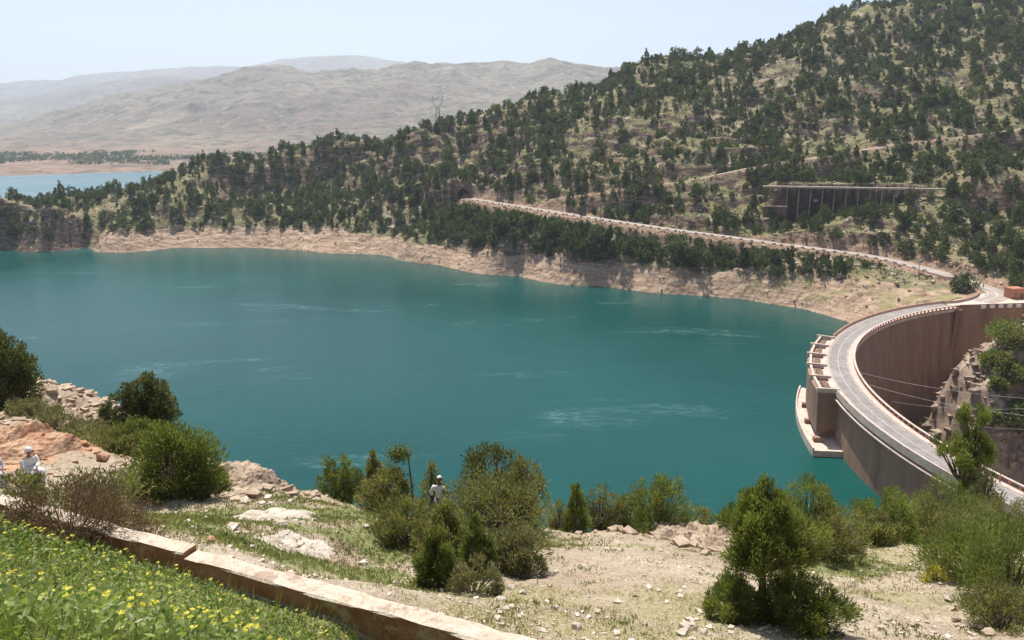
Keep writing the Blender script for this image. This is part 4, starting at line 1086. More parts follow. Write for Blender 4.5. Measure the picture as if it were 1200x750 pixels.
person_seated((g1[0]-.3, g1[1], gz(g1[0], g1[1])-.02), R(-35), 'seated person in a white robe and white head cloth, hands together, beside the red rock', M['cloth_white'], M['cloth_white'], 1.0)
person_seated((g2[0]-.25, g2[1], gz(g2[0], g2[1])-.02), R(-50), 'seated person in mauve grey clothes at the very edge of the picture', M['cloth_grey'], M['cloth_grey'], 1.02)
SEATS = [(g1[0]-.3, g1[1]), (g2[0]-.25, g2[1])]
for i, (sx, sy) in enumerate(SEATS):
    o = rock('boulder', (sx-.02, sy+.08, gz(sx, sy)+.12), (.75, .7, .62), 90+i, M['rock_tan'], rough=.15)
    tag(o, ['low tan boulder the white robed person sits on', 'low tan boulder under the person in mauve grey clothes'][i], 'rock')
x, y, z = PY(515, 590, 22.6)
px_, py_ = x, y; zt = PY(515, 561.5, 22.6)[2]; zg = gz(x, y)
person_standing((x, y, max(zg, zt-1.77)-.0), R(80), 'person seen from behind in a white shirt and white cap, standing among the bushes', M['cloth_white'], M['cloth_trousers'], max(.9, min(1.05, (zt-zg)/1.77)), True, M['cloth_white'])
print('PERSON standing ground', zg, 'top', zt)
i = np.argmin(np.hypot(road[:, 0]-PZ(1133, 333, 16)[0], road[:, 1]-PZ(1133, 336, 16)[1])); rp = road[i]
person_standing((rp[0]-1.6, rp[1], rp[2]+.08), R(-100), 'tiny figure in dark clothes walking on the road bend by the dam', M['cloth_dark'], M['cloth_dark'], 1.05, False, M['cloth_dark'], .2)

# ------------------------------------------------------------------ low wall in the foreground
wl = empty('low_wall', (0, 0, 0), 0, 'low rendered masonry wall with pale top crossing the foreground meadow', 'wall')
wd = (WB-WA)/np.linalg.norm(WB-WA); wn_ = np.array([-wd[1], wd[0]])
def wall_seg(s0, s1, zt, seed, th=.135):
    n = int((s1-s0)/.12)+2; r = np.random.default_rng(seed); cs = []; V = []
    prof = [(-th, -.75), (-th, -.3), (-th, -.025), (-th+.015, 0), (0, .008), (th-.015, 0), (th, -.025), (th, -.75)]
    k = MB(); m_ = len(prof)
    for i in range(n):
        s = s0+(s1-s0)*i/(n-1); e = 1.0
        for j, (a, z) in enumerate(prof):
            jx = float(fbm(np.array([s*1.9+j*5.1]), np.array([seed*1.7]), seed, 4)[0])*.05; jz = float(fbm(np.array([s*2.3]), np.array([j*.8+seed]), seed+5, 4)[0])*(.02 if j in (2, 3, 4, 5, 6) else .05)
            p = WA+wd*s+wn_*(a+jx*(1 if j in (1, 2, 3, 5, 6) else .2)); k.v.append((p[0], p[1], zt+z+jz))
    for i in range(n-1):
        for j in range(m_-1): k.f.append((i*m_+j, i*m_+j+1, (i+1)*m_+j+1, (i+1)*m_+j))
    k.f.append(tuple(range(m_))); k.f.append(tuple((n-1)*m_+j for j in range(m_)))
    return k
def wall_mat():
    m, t, b = newmat('old_render'); g = NG(t); p = g.pos(); nz = g.sep(g.n('ShaderNodeNewGeometry').outputs['Normal'])[2]
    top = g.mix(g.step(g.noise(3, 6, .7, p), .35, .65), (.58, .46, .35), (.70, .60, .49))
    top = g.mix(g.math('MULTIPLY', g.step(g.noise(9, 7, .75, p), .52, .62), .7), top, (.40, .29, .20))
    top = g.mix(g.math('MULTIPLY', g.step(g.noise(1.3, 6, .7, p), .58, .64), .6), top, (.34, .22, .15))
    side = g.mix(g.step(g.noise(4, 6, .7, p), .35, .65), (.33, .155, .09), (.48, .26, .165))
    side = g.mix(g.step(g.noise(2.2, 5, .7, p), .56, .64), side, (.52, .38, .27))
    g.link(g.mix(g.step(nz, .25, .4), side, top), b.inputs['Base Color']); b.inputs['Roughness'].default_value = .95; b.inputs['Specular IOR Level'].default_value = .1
    g.bump(g.math('ADD', g.noise(9, 7, .75, p), g.noise(2.5, 5, .7, p)), 1.0, .05, b); return m
M['wall'] = wall_mat()
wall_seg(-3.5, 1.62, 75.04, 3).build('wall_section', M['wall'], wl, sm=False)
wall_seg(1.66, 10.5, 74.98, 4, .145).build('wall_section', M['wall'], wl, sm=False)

# ------------------------------------------------------------------ foreground plants
def base_plant(u, vt, y, wpx, kind, mat, n, leaf, name, cat, label, seed, base=0., dx=0, sink=.05, nclump=None, group=None, uv=None):
    x = PY(u, vt, y)[0]; z = gz(x, y); top = PY(u, vt, y)[2]; h = max(.5, top-z+sink)
    dep = y/ray(u, (vt+40))[1]; W_ = wpx*dep/F
    wn, fn = ('trunk', 'crown') if cat == 'tree' else ('stems', 'foliage')
    return plant(name, label, cat, (x, y, z-sink), kind, h, W_, n, leaf, mat, seed, base, group, wname=wn, fname=fn, nclump=nclump)
BP = base_plant
LP, LC, LO, LG, LD = M['leaf_pine'], M['leaf_conifer'], M['leaf_olive'], M['leaf_grey'], M['leaf_dark']
BP(-2, 388, 38, 62, 'dome', LD, 12000, (.20, .07), 'evergreen_tree', 'tree', 'dark evergreen tree cut by the picture edge above the rocky knoll', 101, .05)
BP(24, 418, 41, 18, 'round', LD, 1500, (.2, .08), 'shrub', 'bush', 'small dark shrub on the crest of the rocky knoll beside the edge tree', 102)
BP(168, 435, 35, 66, 'round', LD, 15000, (.17, .07), 'evergreen_tree', 'tree', 'round crowned dark tree standing against the lake above the big bush', 103, .10)
BP(125, 469, 37, 20, 'round', LD, 1800, (.16, .07), 'evergreen_tree', 'tree', 'small dark tree against the lake where the rocky knoll ends', 104, .1)
BP(152, 492, 30, 58, 'dome', LC, 6000, (.15, .05), 'shrub', 'bush', 'dark shrub at the foot of the round crowned tree', 105)
BP(197, 502, 19.5, 104, 'dome', LC, 19000, (.13, .035), 'large_bush', 'bush', 'big dense dark green bush standing in the green grass near the path', 106, nclump=90)
BP(240, 548, 21, 40, 'scrub', LO, 3000, (.12, .03), 'shrub', 'bush', 'thin olive shrub leaning on the big dense bush', 107)
for i, (u, vt, y, w_, lb) in enumerate([(62, 478, 34, 60, 'grey green scrub on the slope below the knoll, above the red rock'), (96, 492, 33, 62, 'grey green scrub between the rocky knoll and the dark shrub'), (28, 470, 36, 50, 'grey green scrub just under the tree at the edge'),
                                        (108, 508, 29.5, 70, 'low green scrub behind the pale sandy path'), (140, 512, 29, 50, 'low green scrub touching the dark shrub behind the path')]):
    BP(u, vt, y, w_, 'scrub', LG if i < 3 else LO, 3500, (.14, .04), 'shrub', 'bush', lb, 110+i)
BP(70, 572, 10.75, 165, 'dome', M['leaf_dry'], 24000, (.055, .016), 'dry_shrub', 'bush', 'wide brownish dry shrub in front of the seated people, over the wall end', 120, nclump=90)
BP(100, 575, 13.0, 120, 'scrub', M['leaf_olive'], 5000, (.09, .02), 'shrub', 'bush', 'sparse green shrub growing through the back of the brownish dry shrub', 121, nclump=60)
BP(20, 585, 12.0, 60, 'scrub', M['leaf_olive'], 2500, (.09, .02), 'shrub', 'bush', 'small green shrub at the edge below the seated person in mauve', 122)
BP(395, 534, 24.5, 52, 'dome', LC, 7000, (.12, .035), 'shrub', 'bush', 'dark rounded shrub on the shelf edge, first of the bushes before the lake', 130)
BP(436, 526, 23.5, 46, 'cone', LO, 5500, (.12, .035), 'shrub', 'bush', 'pointed olive green shrub next to the dark rounded shrub', 131)
BP(455, 548, 22.5, 70, 'dome', LO, 6000, (.12, .035), 'shrub', 'bush', 'spreading olive shrub before the leaning sapling', 132)
BP(505, 538, 24, 50, 'cone', LO, 4500, (.12, .03), 'shrub', 'bush', 'feathery olive shrub just behind the person in the white cap', 133)
BP(575, 517, 22.5, 95, 'scrub', LD, 8500, (.13, .04), 'large_bush', 'bush', 'tall spiky dark bush beside the person in the white cap', 134, nclump=60)
BP(612, 530, 22, 62, 'scrub', LO, 4500, (.12, .035), 'shrub', 'bush', 'ragged olive bush with twigs reaching over the lake', 135)
BP(585, 560, 20.5, 120, 'dome', LO, 9000, (.11, .03), 'large_bush', 'bush', 'broad olive green bush filling the front of the tall spiky bush', 136, nclump=60)
BP(478, 590, 16, 80, 'dome', LO, 9500, (.10, .026), 'large_bush', 'bush', 'light olive bush at the bare rock side of the foreground thicket', 137, nclump=60)
BP(520, 588, 15, 90, 'cone', LO, 10000, (.10, .024), 'large_bush', 'bush', 'feathery yellow green conifer bush in the middle of the thicket', 138, nclump=70)
BP(512, 615, 12.6, 72, 'cone', LC, 12000, (.085, .020), 'young_cypress', 'bush', 'deep green young conifer nearest the low wall', 139, nclump=80)
BP(556, 600, 14, 56, 'cone', LC, 9000, (.09, .022), 'young_cypress', 'bush', 'dark pointed conifer right behind the one nearest the wall', 140, nclump=60)
BP(555, 655, 12, 60, 'scrub', LG, 4000, (.08, .018), 'shrub', 'bush', 'dry grey shrub at the foot of the dark conifers', 141)
BP(603, 622, 14.6, 68, 'scrub', LG, 8000, (.10, .022), 'shrub', 'bush', 'rounded grey green shrub on the clearing beside the conifers', 142, nclump=70)
BP(675, 562, 23.5, 38, 'cone', LP, 6000, (.11, .03), 'young_pine', 'bush', 'small pointed green pine at the far edge of the gravel clearing', 150, nclump=50)
BP(706, 568, 24.5, 44, 'scrub', LO, 4000, (.11, .03), 'shrub', 'bush', 'loose olive shrub between the two green bushes at the clearing edge', 151)
BP(735, 580, 24.5, 40, 'scrub', LO, 3500, (.11, .03), 'shrub', 'bush', 'low loose shrub in the middle of the clearing edge', 152)
BP(773, 560, 23.5, 68, 'dome', LP, 9000, (.11, .03), 'large_bush', 'bush', 'broad green bush at the clearing edge with a bare trunk on one side', 153, .08, nclump=60)
BP(815, 593, 26, 56, 'scrub', LO, 4000, (.12, .035), 'shrub', 'bush', 'low shrub on the shelf edge behind the large pine', 154)
BP(655, 590, 24, 36, 'scrub', LO, 2200, (.11, .03), 'shrub', 'bush', 'small scrub between the ragged bush and the small pine', 155)
BP(903, 545, 11.2, 112, 'tier', LP, 28000, (.085, .017), 'pine_tree', 'tree', 'large young pine in the foreground with its trunk showing between two tiers', 160, .43, nclump=95)
BP(946, 680, 10.7, 96, 'scrub', LP, 14000, (.085, .018), 'pine_shrub', 'bush', 'low bright green pine shrub at the foot of the large pine', 161, nclump=50)
BP(862, 684, 11.0, 76, 'scrub', LP, 11000, (.085, .018), 'pine_shrub', 'bush', 'low pine shrub on the clearing side of the large pine', 162, nclump=40)
BP(950, 557, 20.5, 74, 'dome', LP, 9000, (.11, .028), 'large_bush', 'bush', 'rounded green bush against the lake just behind the large pine', 163, nclump=60)
BP(888, 590, 21.5, 60, 'dome', LO, 6000, (.11, .028), 'shrub', 'bush', 'olive bush behind the clearing side of the large pine', 164)
BP(978, 596, 19.5, 90, 'scrub', LO, 8000, (.10, .026), 'shrub', 'bush', 'olive grey bush beside the large pine at the head of the path', 165, nclump=60)
spec = [(1010, 585, 27, 70, 'dome', LP, 'green bush in front of the lit foot of the dam wall'), (1050, 580, 25, 66, 'dome', LP, 'bright green bush at the far end of the pale path'), (1052, 562, 33, 60, 'dome', LP, 'taller green bush touching the outline of the dam wall'),
        (1088, 572, 31, 60, 'dome', LO, 'olive green bush under the crest road edge'), (1112, 553, 36, 64, 'dome', LP, 'green tree top overlapping the crest road'), (1138, 575, 34, 60, 'dome', LP, 'dense green bush below the overhanging pine'),
        (1102, 590, 26, 80, 'dome', LO, 'broad olive bush left of the dark gap in the thicket'), (1150, 592, 27, 80, 'scrub', LO, 'loose olive bush in the middle of the thicket by the dam road'), (1190, 578, 30, 70, 'dome', LO, 'olive bush at the picture edge under the dam balustrade'),
        (1185, 612, 23, 80, 'dome', LP, 'bright green bush at the picture edge above the dark one'), (1030, 604, 23.5, 60, 'scrub', LO, 'thin low bush at the start of the pale path'),
        (985, 618, 21.5, 50, 'scrub', LG, 'dry grey bush among the stones beside the large pine')]
for i, (u, vt, y, w_, kd, mt, lb) in enumerate(spec):
    BP(u, vt, y, w_, kd, mt, 7500, (.13, .032), 'large_bush', 'bush', lb, 170+i, nclump=60)
BP(1148, 463, 44, 74, 'pine', LP, 11000, (.22, .06), 'pine_tree', 'tree', 'slender pine with a bare trunk rising in front of the dam gorge', 190, .42, nclump=50)
BP(1162, 540, 40, 40, 'round', LD, 3500, (.2, .06), 'shrub', 'bush', 'dark shrub at the foot of the slender pine before the balustrade', 191)
BP(1148, 628, 16.5, 120, 'dome', LP, 17000, (.10, .024), 'large_bush', 'bush', 'big bright green bush in the lower corner beside the pale path', 192, nclump=90)
BP(1195, 640, 13.5, 110, 'dome', LC, 13000, (.09, .022), 'large_bush', 'bush', 'dark green bush at the corner of the picture in front of the big bright one', 193, nclump=70)
BP(1180, 690, 12.2, 90, 'scrub', LO, 7000, (.08, .02), 'shrub', 'bush', 'low olive shrub spilling towards the stones in the corner', 194, nclump=50)
BP(1097, 676, 16.6, 26, 'scrub', M['petal'], 700, (.07, .04), 'flowering_plant', 'plant', 'small plant covered in yellow flowers beside the big bright bush', 195)
# bushes on the crag
for i, (u, v, y, w_, hh, lb) in enumerate([(1190, 388, 246, 60, 9, 'bright green bush on top of the crag at the picture edge'), (1168, 412, 240, 34, 6, 'green bush on the lower lip of the crag'), (1188, 432, 234, 40, 7, 'green bush clinging to the face of the crag'),
                                          (1200, 470, 226, 40, 7, 'lower bush on the crag face at the picture edge')]):
    x = PY(u, v, y)[0]; z = gz(x, y); top = PY(u, v, y)[2]
    plant('crag_bush', lb, 'bush', (x, y, z-.6), 'dome', max(5., min(12, top-z)), w_*y/.95/F, 2600, (.9, .5), LP, 200+i, wname='stems', fname='foliage', group=None)
r = np.random.default_rng(91); n = 1500; x = r.uniform(136, 200, n); y = r.uniform(200, 268, n); z = near_h(x, y); k = z > -45; x, y, z = x[k], y[k], z[k]; S = .7+2.8*r.uniform(0, 1, len(x))**2.2
CRAG = (x, y, z, S)
for i, (x_, y_, h_, w_, lb) in enumerate([(158, 236, 5, 6, 'dark bush in a cleft of the crag facing the dam wall'), (150, 225, 4.5, 5, 'small bush low on the corner of the crag'), (168, 229, 6, 8, 'wide bush halfway up the crag below its lip'), (172, 243, 7, 8, 'round bush behind the brow of the crag'), (164, 240, 6, 8, 'spreading bush just behind the lower lip of the crag'), (160, 229, 4.5, 6, 'olive bush on the crag face between the rocks'), (176, 233, 7, 9, 'large green bush on the crag shoulder near the picture edge'), (154, 231, 4, 5, 'small olive bush at the bare corner of the crag'), (167, 219, 5, 8, 'dark bush low on the crag near the picture edge')]):
    plant('crag_bush', lb, 'bush', (x_, y_, gz(x_, y_)-.6), 'dome', h_, w_, 1800, (.8, .45), LP if i % 2 else LO, 230+i, wname='stems', fname='foliage')
# the leaning sapling
x, y, _ = PY(480, 560, 22.8); zg = gz(x, y)
sp = empty('sapling', (x, y, zg), 0, 'thin leaning sapling with a flag of leaves on one side against the lake', 'tree'); hh = PY(478, 526, 22.8)[2]-zg
k = MB(); k.path([(0.1, 0, -.1), (.06, 0, hh*.5), (-.05, 0, hh)], [.045, .035, .02]); k.build('trunk', M['bark'], sp)
r = np.random.default_rng(5); P = np.c_[r.normal(-.28, .18, 900), r.normal(0, .12, 900), hh-.18+r.normal(0, .12, 900)]; V, Fc = leaves(P, r.normal(size=(900, 3))+np.array([-.7, 0, .2]), .12, .035, 6)
mesh_np('crown', V, Fc, LC, sp, attrs={'tone': ('FACE', r.uniform(0, 1, 900))})

# ------------------------------------------------------------------ rocks in the foreground
def stone(u, v, s, mat, name, label, seed, y0=5, group=None, strat=False, flat=.6, up=.2):
    g = ground_at(u, v, y0, 60)
    if g is None: return
    dep = g[1]/ray(u, v)[1]; w_ = s*dep/F
    o = rock(name, (g[0], g[1], g[2]+w_*flat*up), (w_, w_*.85, w_*flat), seed, mat, strat=strat)
    return tag(o, label, 'rock', group)
stone(66, 527, 30, M['rock_red'], 'rock_outcrop', 'small red rock knob at the lower end of the red outcrop', 303, 20, flat=.6)
stone(120, 541, 18, M['rock_red'], 'boulder', 'brown red boulder standing alone on the pale sandy path', 304, 18, flat=.8, up=.35)
stone(248, 636, 13, M['rock_red'], 'boulder', 'rounded orange stone on the grass behind the wall joint', 309, 8, flat=.8, up=.4)
stone(242, 608, 8, M['rock_pale'], 'stone', 'small pale stone on the grass below the big bush', 310, 8)

def outcrop(u, v, y0, wpx, depth, hpx, mat, label, seed):
    g_ = ground_at(u, v, y0, 60)
    dep = g_[1]/ray(u, v)[1]; rx = wpx*dep/F/2; hh = hpx*dep/F
    t = np.linspace(-1.15, 1.15, 90); X, Y = np.meshgrid(t, t); 
    q = np.hypot(X, Y)+vnoise(X*2.2+seed, Y*2.2, seed)*.45
    wx, wy = g_[0]+X*rx, g_[1]+Y*depth/2
    zt_ = near_h(wx, wy); f = smooth(1.05, .62, q)
    rz_ = hh*f*(.62+.55*(vnoise(X*1.7+9, Y*1.7, seed+3)+.3)); st_ = hh*.22; w2 = rz_+vnoise(X*3.1, Y*3.1, seed+7)*hh*.3*f
    fr = w2/st_-np.floor(w2/st_); w2 = w2+(smooth(.3, .8, fr)-fr)*st_*.8*f
    w2 = w2+fbm(X*9, Y*9, seed+4, 4)*hh*.16*f+ridged(X*3, Y*3, seed+5, 5)*hh*.22*f-hh*.08*f
    Z = zt_-.25+w2+.25*smooth(.0, .12, f)
    jx = fbm(X*6, Z*3, seed+6, 3)*rx*.10*f
    o = mesh_np('rock_outcrop', np.stack([wx+jx, wy+jx*.5, Z], -1).reshape(-1, 3), grid_faces(90, 90), mat, smooth_=False)
    return tag(o, label, 'rock')
outcrop(45, 528, 20, 84, 5, 17, M['rock_red'], 'orange red eroded rock outcrop behind the white robed person', 301)
outcrop(8, 516, 20, 50, 6, 20, M['rock_red'], 'dark red rock ledge at the picture edge above the seated people', 302)
outcrop(288, 566, 20, 88, 5.0, 26, M['rock_tan'], 'flat topped tan rock outcrop at the lake edge past the big bush', 305)
outcrop(250, 568, 20, 60, 4.0, 24, M['rock_tan'], 'tan rock hump between the big bush and the flat topped outcrop', 306)
outcrop(836, 640, 15, 70, 4.0, 26, M['rock_tan'], 'pale rock hump at the clearing edge behind the large pine', 307)
outcrop(790, 628, 15, 60, 3, 14, M['rock_tan'], 'pale rounded rock under the broad green bush', 308)
outcrop(325, 606, 14, 90, 2.6, 7, M['rock_pale'], 'pale flat rock slab in the grass between the outcrop and the thicket', 311)
outcrop(350, 640, 11, 90, 1.8, 7, M['rock_pale'], 'pale broken rock slab just above the middle of the low wall', 312)
st = [(600, 690, 13, 'white stone on the clearing just past the rounded grey shrub'), (612, 696, 10, 'white stone touching the other one by the grey shrub'), (588, 704, 18, 'whitish stone half hidden below the rounded grey shrub'), (593, 715, 12, 'small whitish stone by the low wall under the grey shrub'),
      (676, 737, 18, 'grey stone lying on the clearing near the low wall'), (632, 740, 9, 'small pale stone beside the low wall on the clearing'), (806, 737, 22, 'pale pointed stone left of the large pine foot'), (800, 745, 18, 'pale stone under the pointed one near the large pine'), (826, 742, 12, 'small pale stone at the foot of the large pine'),
      (1113, 705, 14, 'white stone beside the pale path below the big bright bush'), (1118, 716, 9, 'brown stone next to the white one on the pale path'), (1120, 729, 15, 'dark brown flat stone lying on the pale path'), (1072, 735, 13, 'dark reddish stone in the middle of the pale path'),
      (1146, 735, 26, 'large pale stone in the lower corner under the bushes'), (1160, 745, 20, 'brown pale stone at the bottom edge in the corner'), (1185, 735, 16, 'white stone at the corner beneath the dark bush'), (985, 652, 10, 'pale stone under the dry grey bush'), (1000, 655, 8, 'small pale stone at the head of the pale path'),
      (745, 700, 8, 'small dark stone in the middle of the clearing'), (690, 700, 6, 'tiny pale stone in the middle of the clearing'), (330, 618, 16, 'pale flat stone among the grass above the wall'), (430, 618, 9, 'pale stone beside the olive thicket'), (300, 634, 12, 'pale stone slab in the grass above the middle of the wall')]
for i, (u, v, s, lb) in enumerate(st):
    dark = 'dark' in lb or 'brown' in lb
    stone(u, v, s, M['rock_tan'] if dark else M['rock_pale'], 'stone', lb, 320+i, 7, up=.25)
x, y, z = PY(350, 716, 8.35)
for i, (u, v, y, s, mt, lb) in enumerate([(346, 716, 8.3, 20, 'rock_red', 'orange stone at the foot of the low wall on the meadow side'), (445, 738, 8.1, 24, 'rock_pale', 'pale stone at the foot of the wall where the meadow ends'), (465, 747, 7.95, 20, 'rock_pale', 'pale stone at the bottom edge in front of the wall'),
                                          (540, 743, 7.75, 30, 'rock_pale', 'whitish block leaning on the wall near the bottom edge'), (515, 748, 7.7, 24, 'rock_pale', 'whitish stone beside the leaning block at the bottom edge'), (195, 668, 9.3, 30, 'rock_tan', 'long tan stone among the meadow plants by the wall')]):
    x, y, z = PY(u, v, y); zz = gz(x, y); w_ = s*y/.88/F; o = rock('stone', (x, y, zz+w_*.2), (w_, w_*.8, w_*.7), 350+i, M[mt], rough=.2); tag(o, lb, 'rock')
def scatter_rocks(name, P, S, mat, seed):
    r = np.random.default_rng(seed); b = np.array([(x, y, z) for z in (-.45, .45) for x, y in ((-.5, -.5), (.5, -.5), (.5, .5), (-.5, .5))]); f = np.array([(0, 3, 2), (0, 2, 1), (4, 5, 6), (4, 6, 7), (0, 1, 5), (0, 5, 4), (1, 2, 6), (1, 6, 5), (2, 3, 7), (2, 7, 6), (3, 0, 4), (3, 4, 7)])
    n = len(P); V = b[None]+r.uniform(-.26, .26, (n, len(b), 3)); V = V*np.array([1, .8, .6])*r.uniform(.7, 1.3, (n, 1, 3)); a = r.uniform(0, 6.28, n); c, s = np.cos(a)[:, None], np.sin(a)[:, None]
    X = V[..., 0]*c-V[..., 1]*s; Y = V[..., 0]*s+V[..., 1]*c; V = np.stack([X, Y, V[..., 2]], -1)*np.asarray(S)[:, None, None]+np.asarray(P)[:, None]
    Fc = (f[None]+np.arange(n)[:, None, None]*len(b)).reshape(-1, 3)
    return mesh_np(name, V.reshape(-1, 3), Fc, mat)
r = np.random.default_rng(77); n = 13000; y = 9+r.uniform(0, 1, n)**1.4*34; x = y*r.uniform(-.72, .72, n); s, nd = wall_sd(x, y); k = nd > .4; x, y = x[k], y[k]
z, ga, da, ra, re = near_h(x, y, True); keep = r.uniform(0, 1, len(x)) < (1-.85*ga)*(.25+.75*(vnoise(x*.5, y*.5, 3) > -.05)); x, y, z, ra = x[keep], y[keep], z[keep], ra[keep]
S = (.015+.09*r.uniform(0, 1, len(x))**6)*(1+2.2*(ra > .5)*r.uniform(0, 1, len(x)))
o = scatter_rocks('gravel', np.c_[x, y, z+S*.15], S, surf('gravel_stone', (.38, .30, .23), (.58, .51, .43), 5, .95, .3, .01), 9); tag(o, kind='stuff')
n = 2200; x = r.uniform(-36, -14, n); y = r.uniform(30, 45, n); z, ga, da, ra, re = near_h(x, y, True); k = ra > .6; x, y, z = x[k], y[k], z[k]; S = .10+.48*r.uniform(0, 1, len(x))**2.2
o = scatter_rocks('rubble', np.c_[x, y, z+S*.1], S, M['rock_tan'], 10); tag(o, kind='stuff')

o = scatter_rocks('crag_rocks', np.c_[CRAG[0], CRAG[1], CRAG[2]-CRAG[3]*.05], CRAG[3], surf('rock_crag', (.20, .14, .10), (.37, .28, .21), .5, .95, .6, .2, (.16, .11, .08)), 13); tag(o, kind='stuff')
pr = PY(40, 522, 28); n = 150; x = pr[0]+r.normal(0, 1.7, n); y = pr[1]+r.normal(-1, 2.0, n); S = .08+.55*r.uniform(0, 1, n)**2.5; z = near_h(x, y)
o = scatter_rocks('red_rubble', np.c_[x, y, z+S*.25], S, M['rock_red'], 14); tag(o, kind='stuff')
XX, YY, SS = [], [], []
for (u, v, y0, sx, sy, n) in ((288, 566, 20, 1.5, 1.3, 260), (250, 566, 20, 1.2, 1.2, 160), (836, 640, 15, 1.0, 1.2, 200), (790, 628, 15, 1.2, .8, 140), (60, 500, 24, 2.5, 2, 160), (100, 556, 18, 2, 1, 60)):
    g_ = ground_at(u, v, y0, 60); XX.append(g_[0]+r.normal(0, sx, n)); YY.append(g_[1]+r.normal(0, sy, n)); SS.append(.05+.30*r.uniform(0, 1, n)**2.5)
XX, YY, SS = map(np.concatenate, (XX, YY, SS)); o = scatter_rocks('rubble', np.c_[XX, YY, near_h(XX, YY)+SS*.2], SS, M['rock_tan'], 15); tag(o, kind='stuff')
# ------------------------------------------------------------------ meadow and grass
def stuff_leaves(name, x, y, z, per, L, Wd, up, mat, seed, tone=None):
    r = np.random.default_rng(seed); n = len(x)*per; i = np.repeat(np.arange(len(x)), per)
    P = np.c_[x[i]+r.normal(0, .02, n), y[i]+r.normal(0, .02, n), z[i]+r.uniform(-.02, .02, n)]
    D = r.normal(size=(n, 3))*.55; D[:, 2] = np.abs(D[:, 2])*.5+up
    V, Fc = leaves(P, D, L, Wd, seed+1); T = np.clip(vnoise(x[i]*1.3, y[i]*1.3, 5)+.5+r.normal(0, .2, n), 0, 1)
    return mesh_np(name, V, Fc, mat, attrs={'tone': ('FACE', T)})
n = 80000; r = np.random.default_rng(31); x = r.uniform(-13.5, 2.5, n); y = r.uniform(3.5, 13, n); s, nd = wall_sd(x, y)
lim = np.interp(x, [-13.5, -6.5, -5.5, -4.0, -2.0, -.8, 0.5, 2.5], [3.0, 9.8, 10.1, 9.0, 8.0, 7.4, 6.0, 3.0]); 
wallf = -.34
k = (nd < wallf) & (x < 1.0) & (y > 3.8); x, y = x[k], y[k]; z = near_h(x, y)
hgt = .12+.20*smooth(-3.5, -8, x)+.36*smooth(.3, 2.2, -wall_sd(x, y)[1])+.10*vnoise(x*1.2, y*1.2, 8)
# leafy herbs: broad leaves at several heights
zi = z+r.uniform(0, 1, len(x))*hgt
D = r.normal(size=(len(x), 3)); D[:, 2] = np.abs(D[:, 2])*.6+.15
V, Fc = leaves(np.c_[x, y, zi], D, .070, .032, 40); T = np.clip(vnoise(x*1.6, y*1.6, 5)*.9+.5+r.normal(0, .22, len(x)), 0, 1)
o = mesh_np('meadow_herbs', V, Fc, M['leaf_meadow'], attrs={'tone': ('FACE', T)}); tag(o, kind='stuff')
j = r.choice(len(x), 9000); o = stuff_leaves('meadow_grass', x[j], y[j], z[j], 2, .34, .013, 1.1, M['leaf_grass'], 44); tag(o, kind='stuff')
# yellow flower heads
j = r.choice(len(x), 1100); xf, yf, zf = x[j], y[j], z[j]+hgt[j]+r.uniform(.0, .09, 1100)
n5 = 6; i = np.repeat(np.arange(1100), n5); a = np.tile(np.arange(n5)*2*math.pi/n5, 1100)+np.repeat(r.uniform(0, 6, 1100), n5); D = np.c_[np.cos(a), np.sin(a), np.full(len(a), .45)]
V, Fc = leaves(np.c_[xf[i], yf[i], zf[i]], D, .026, .024, 50); o = mesh_np('yellow_wildflowers', V, Fc, M['petal'], attrs={'tone': ('FACE', r.uniform(0, 1, len(a)))}); tag(o, kind='stuff')
# grass beyond the wall
n = 130000; y = 9+r.uniform(0, 1, n)**1.1*30; x = y*r.uniform(-.72, .72, n); s, nd = wall_sd(x, y); k = nd > .3; x, y = x[k], y[k]
z, ga, da, ra, re = near_h(x, y, True); kk = r.uniform(0, 1, len(x)) < np.clip(ga-.12+vnoise(x*1.2, y*1.2, 3)*.9, 0, 1)
o = stuff_leaves('grass', x[kk], y[kk], z[kk], 3, .085, .020, .6, M['leaf_grassy'], 60); tag(o, kind='stuff')
kk = r.uniform(0, 1, len(x)) < np.clip(da*.55-.1+vnoise(x*1.6, y*1.6, 4)*.7+.08, 0, 1)*.9
o = stuff_leaves('dry_grass', x[kk], y[kk], z[kk], 3, .06, .012, .5, M['leaf_straw'], 61); tag(o, kind='stuff')

# ------------------------------------------------------------------ trees on the far hillside
protos = []
for i in range(9):
    r = np.random.default_rng(400+i); kd = ['dome', 'round', 'dome', 'cone', 'round', 'dome', 'cone', 'round', 'dome'][i]
    Hh = [5.2, 5.0, 4.4, 6.6, 5.8, 3.8, 6.8, 4.6, 5.6][i]; Wd = [5.4, 4.8, 5.4, 3.6, 5.0, 4.8, 4.2, 5.0, 4.8][i]
    V, Fc, T, mb = crown(kd, Hh, Wd, 620, (.72, .44), 400+i, .06, 34, wood=False)
    tr = MB(); tr.tube((0, 0, -1.2), (0, 0, Hh*.55), .22, .10, 5)
    V2 = np.vstack([V, np.array(tr.v)]); quads = [f for f in tr.f if len(f) == 4]
    F2 = np.vstack([Fc, np.array(quads)+len(V)]); T2 = np.r_[T, np.full(len(quads), .3)]
    protos.append((V, Fc, T, tr))
def occl_ok(x, y, z): return True
r = np.random.default_rng(55); cand = []
n = 34000
th = np.radians(r.uniform(-40, 37, n)); rd = r.uniform(300, 800, n); x = rd*np.sin(th); y = rd*np.cos(th)
z, sh, gr, cut = hill_h(x, y, True)
e = 1.5; sl = np.hypot((hill_h(x+e, y)-z)/e, (hill_h(x, y+e)-z)/e)
dR, _ = path_d(x, y, road); dT, _ = path_d(x, y, track)
s_, n_b, LB_ = bridge_coord(x, y)
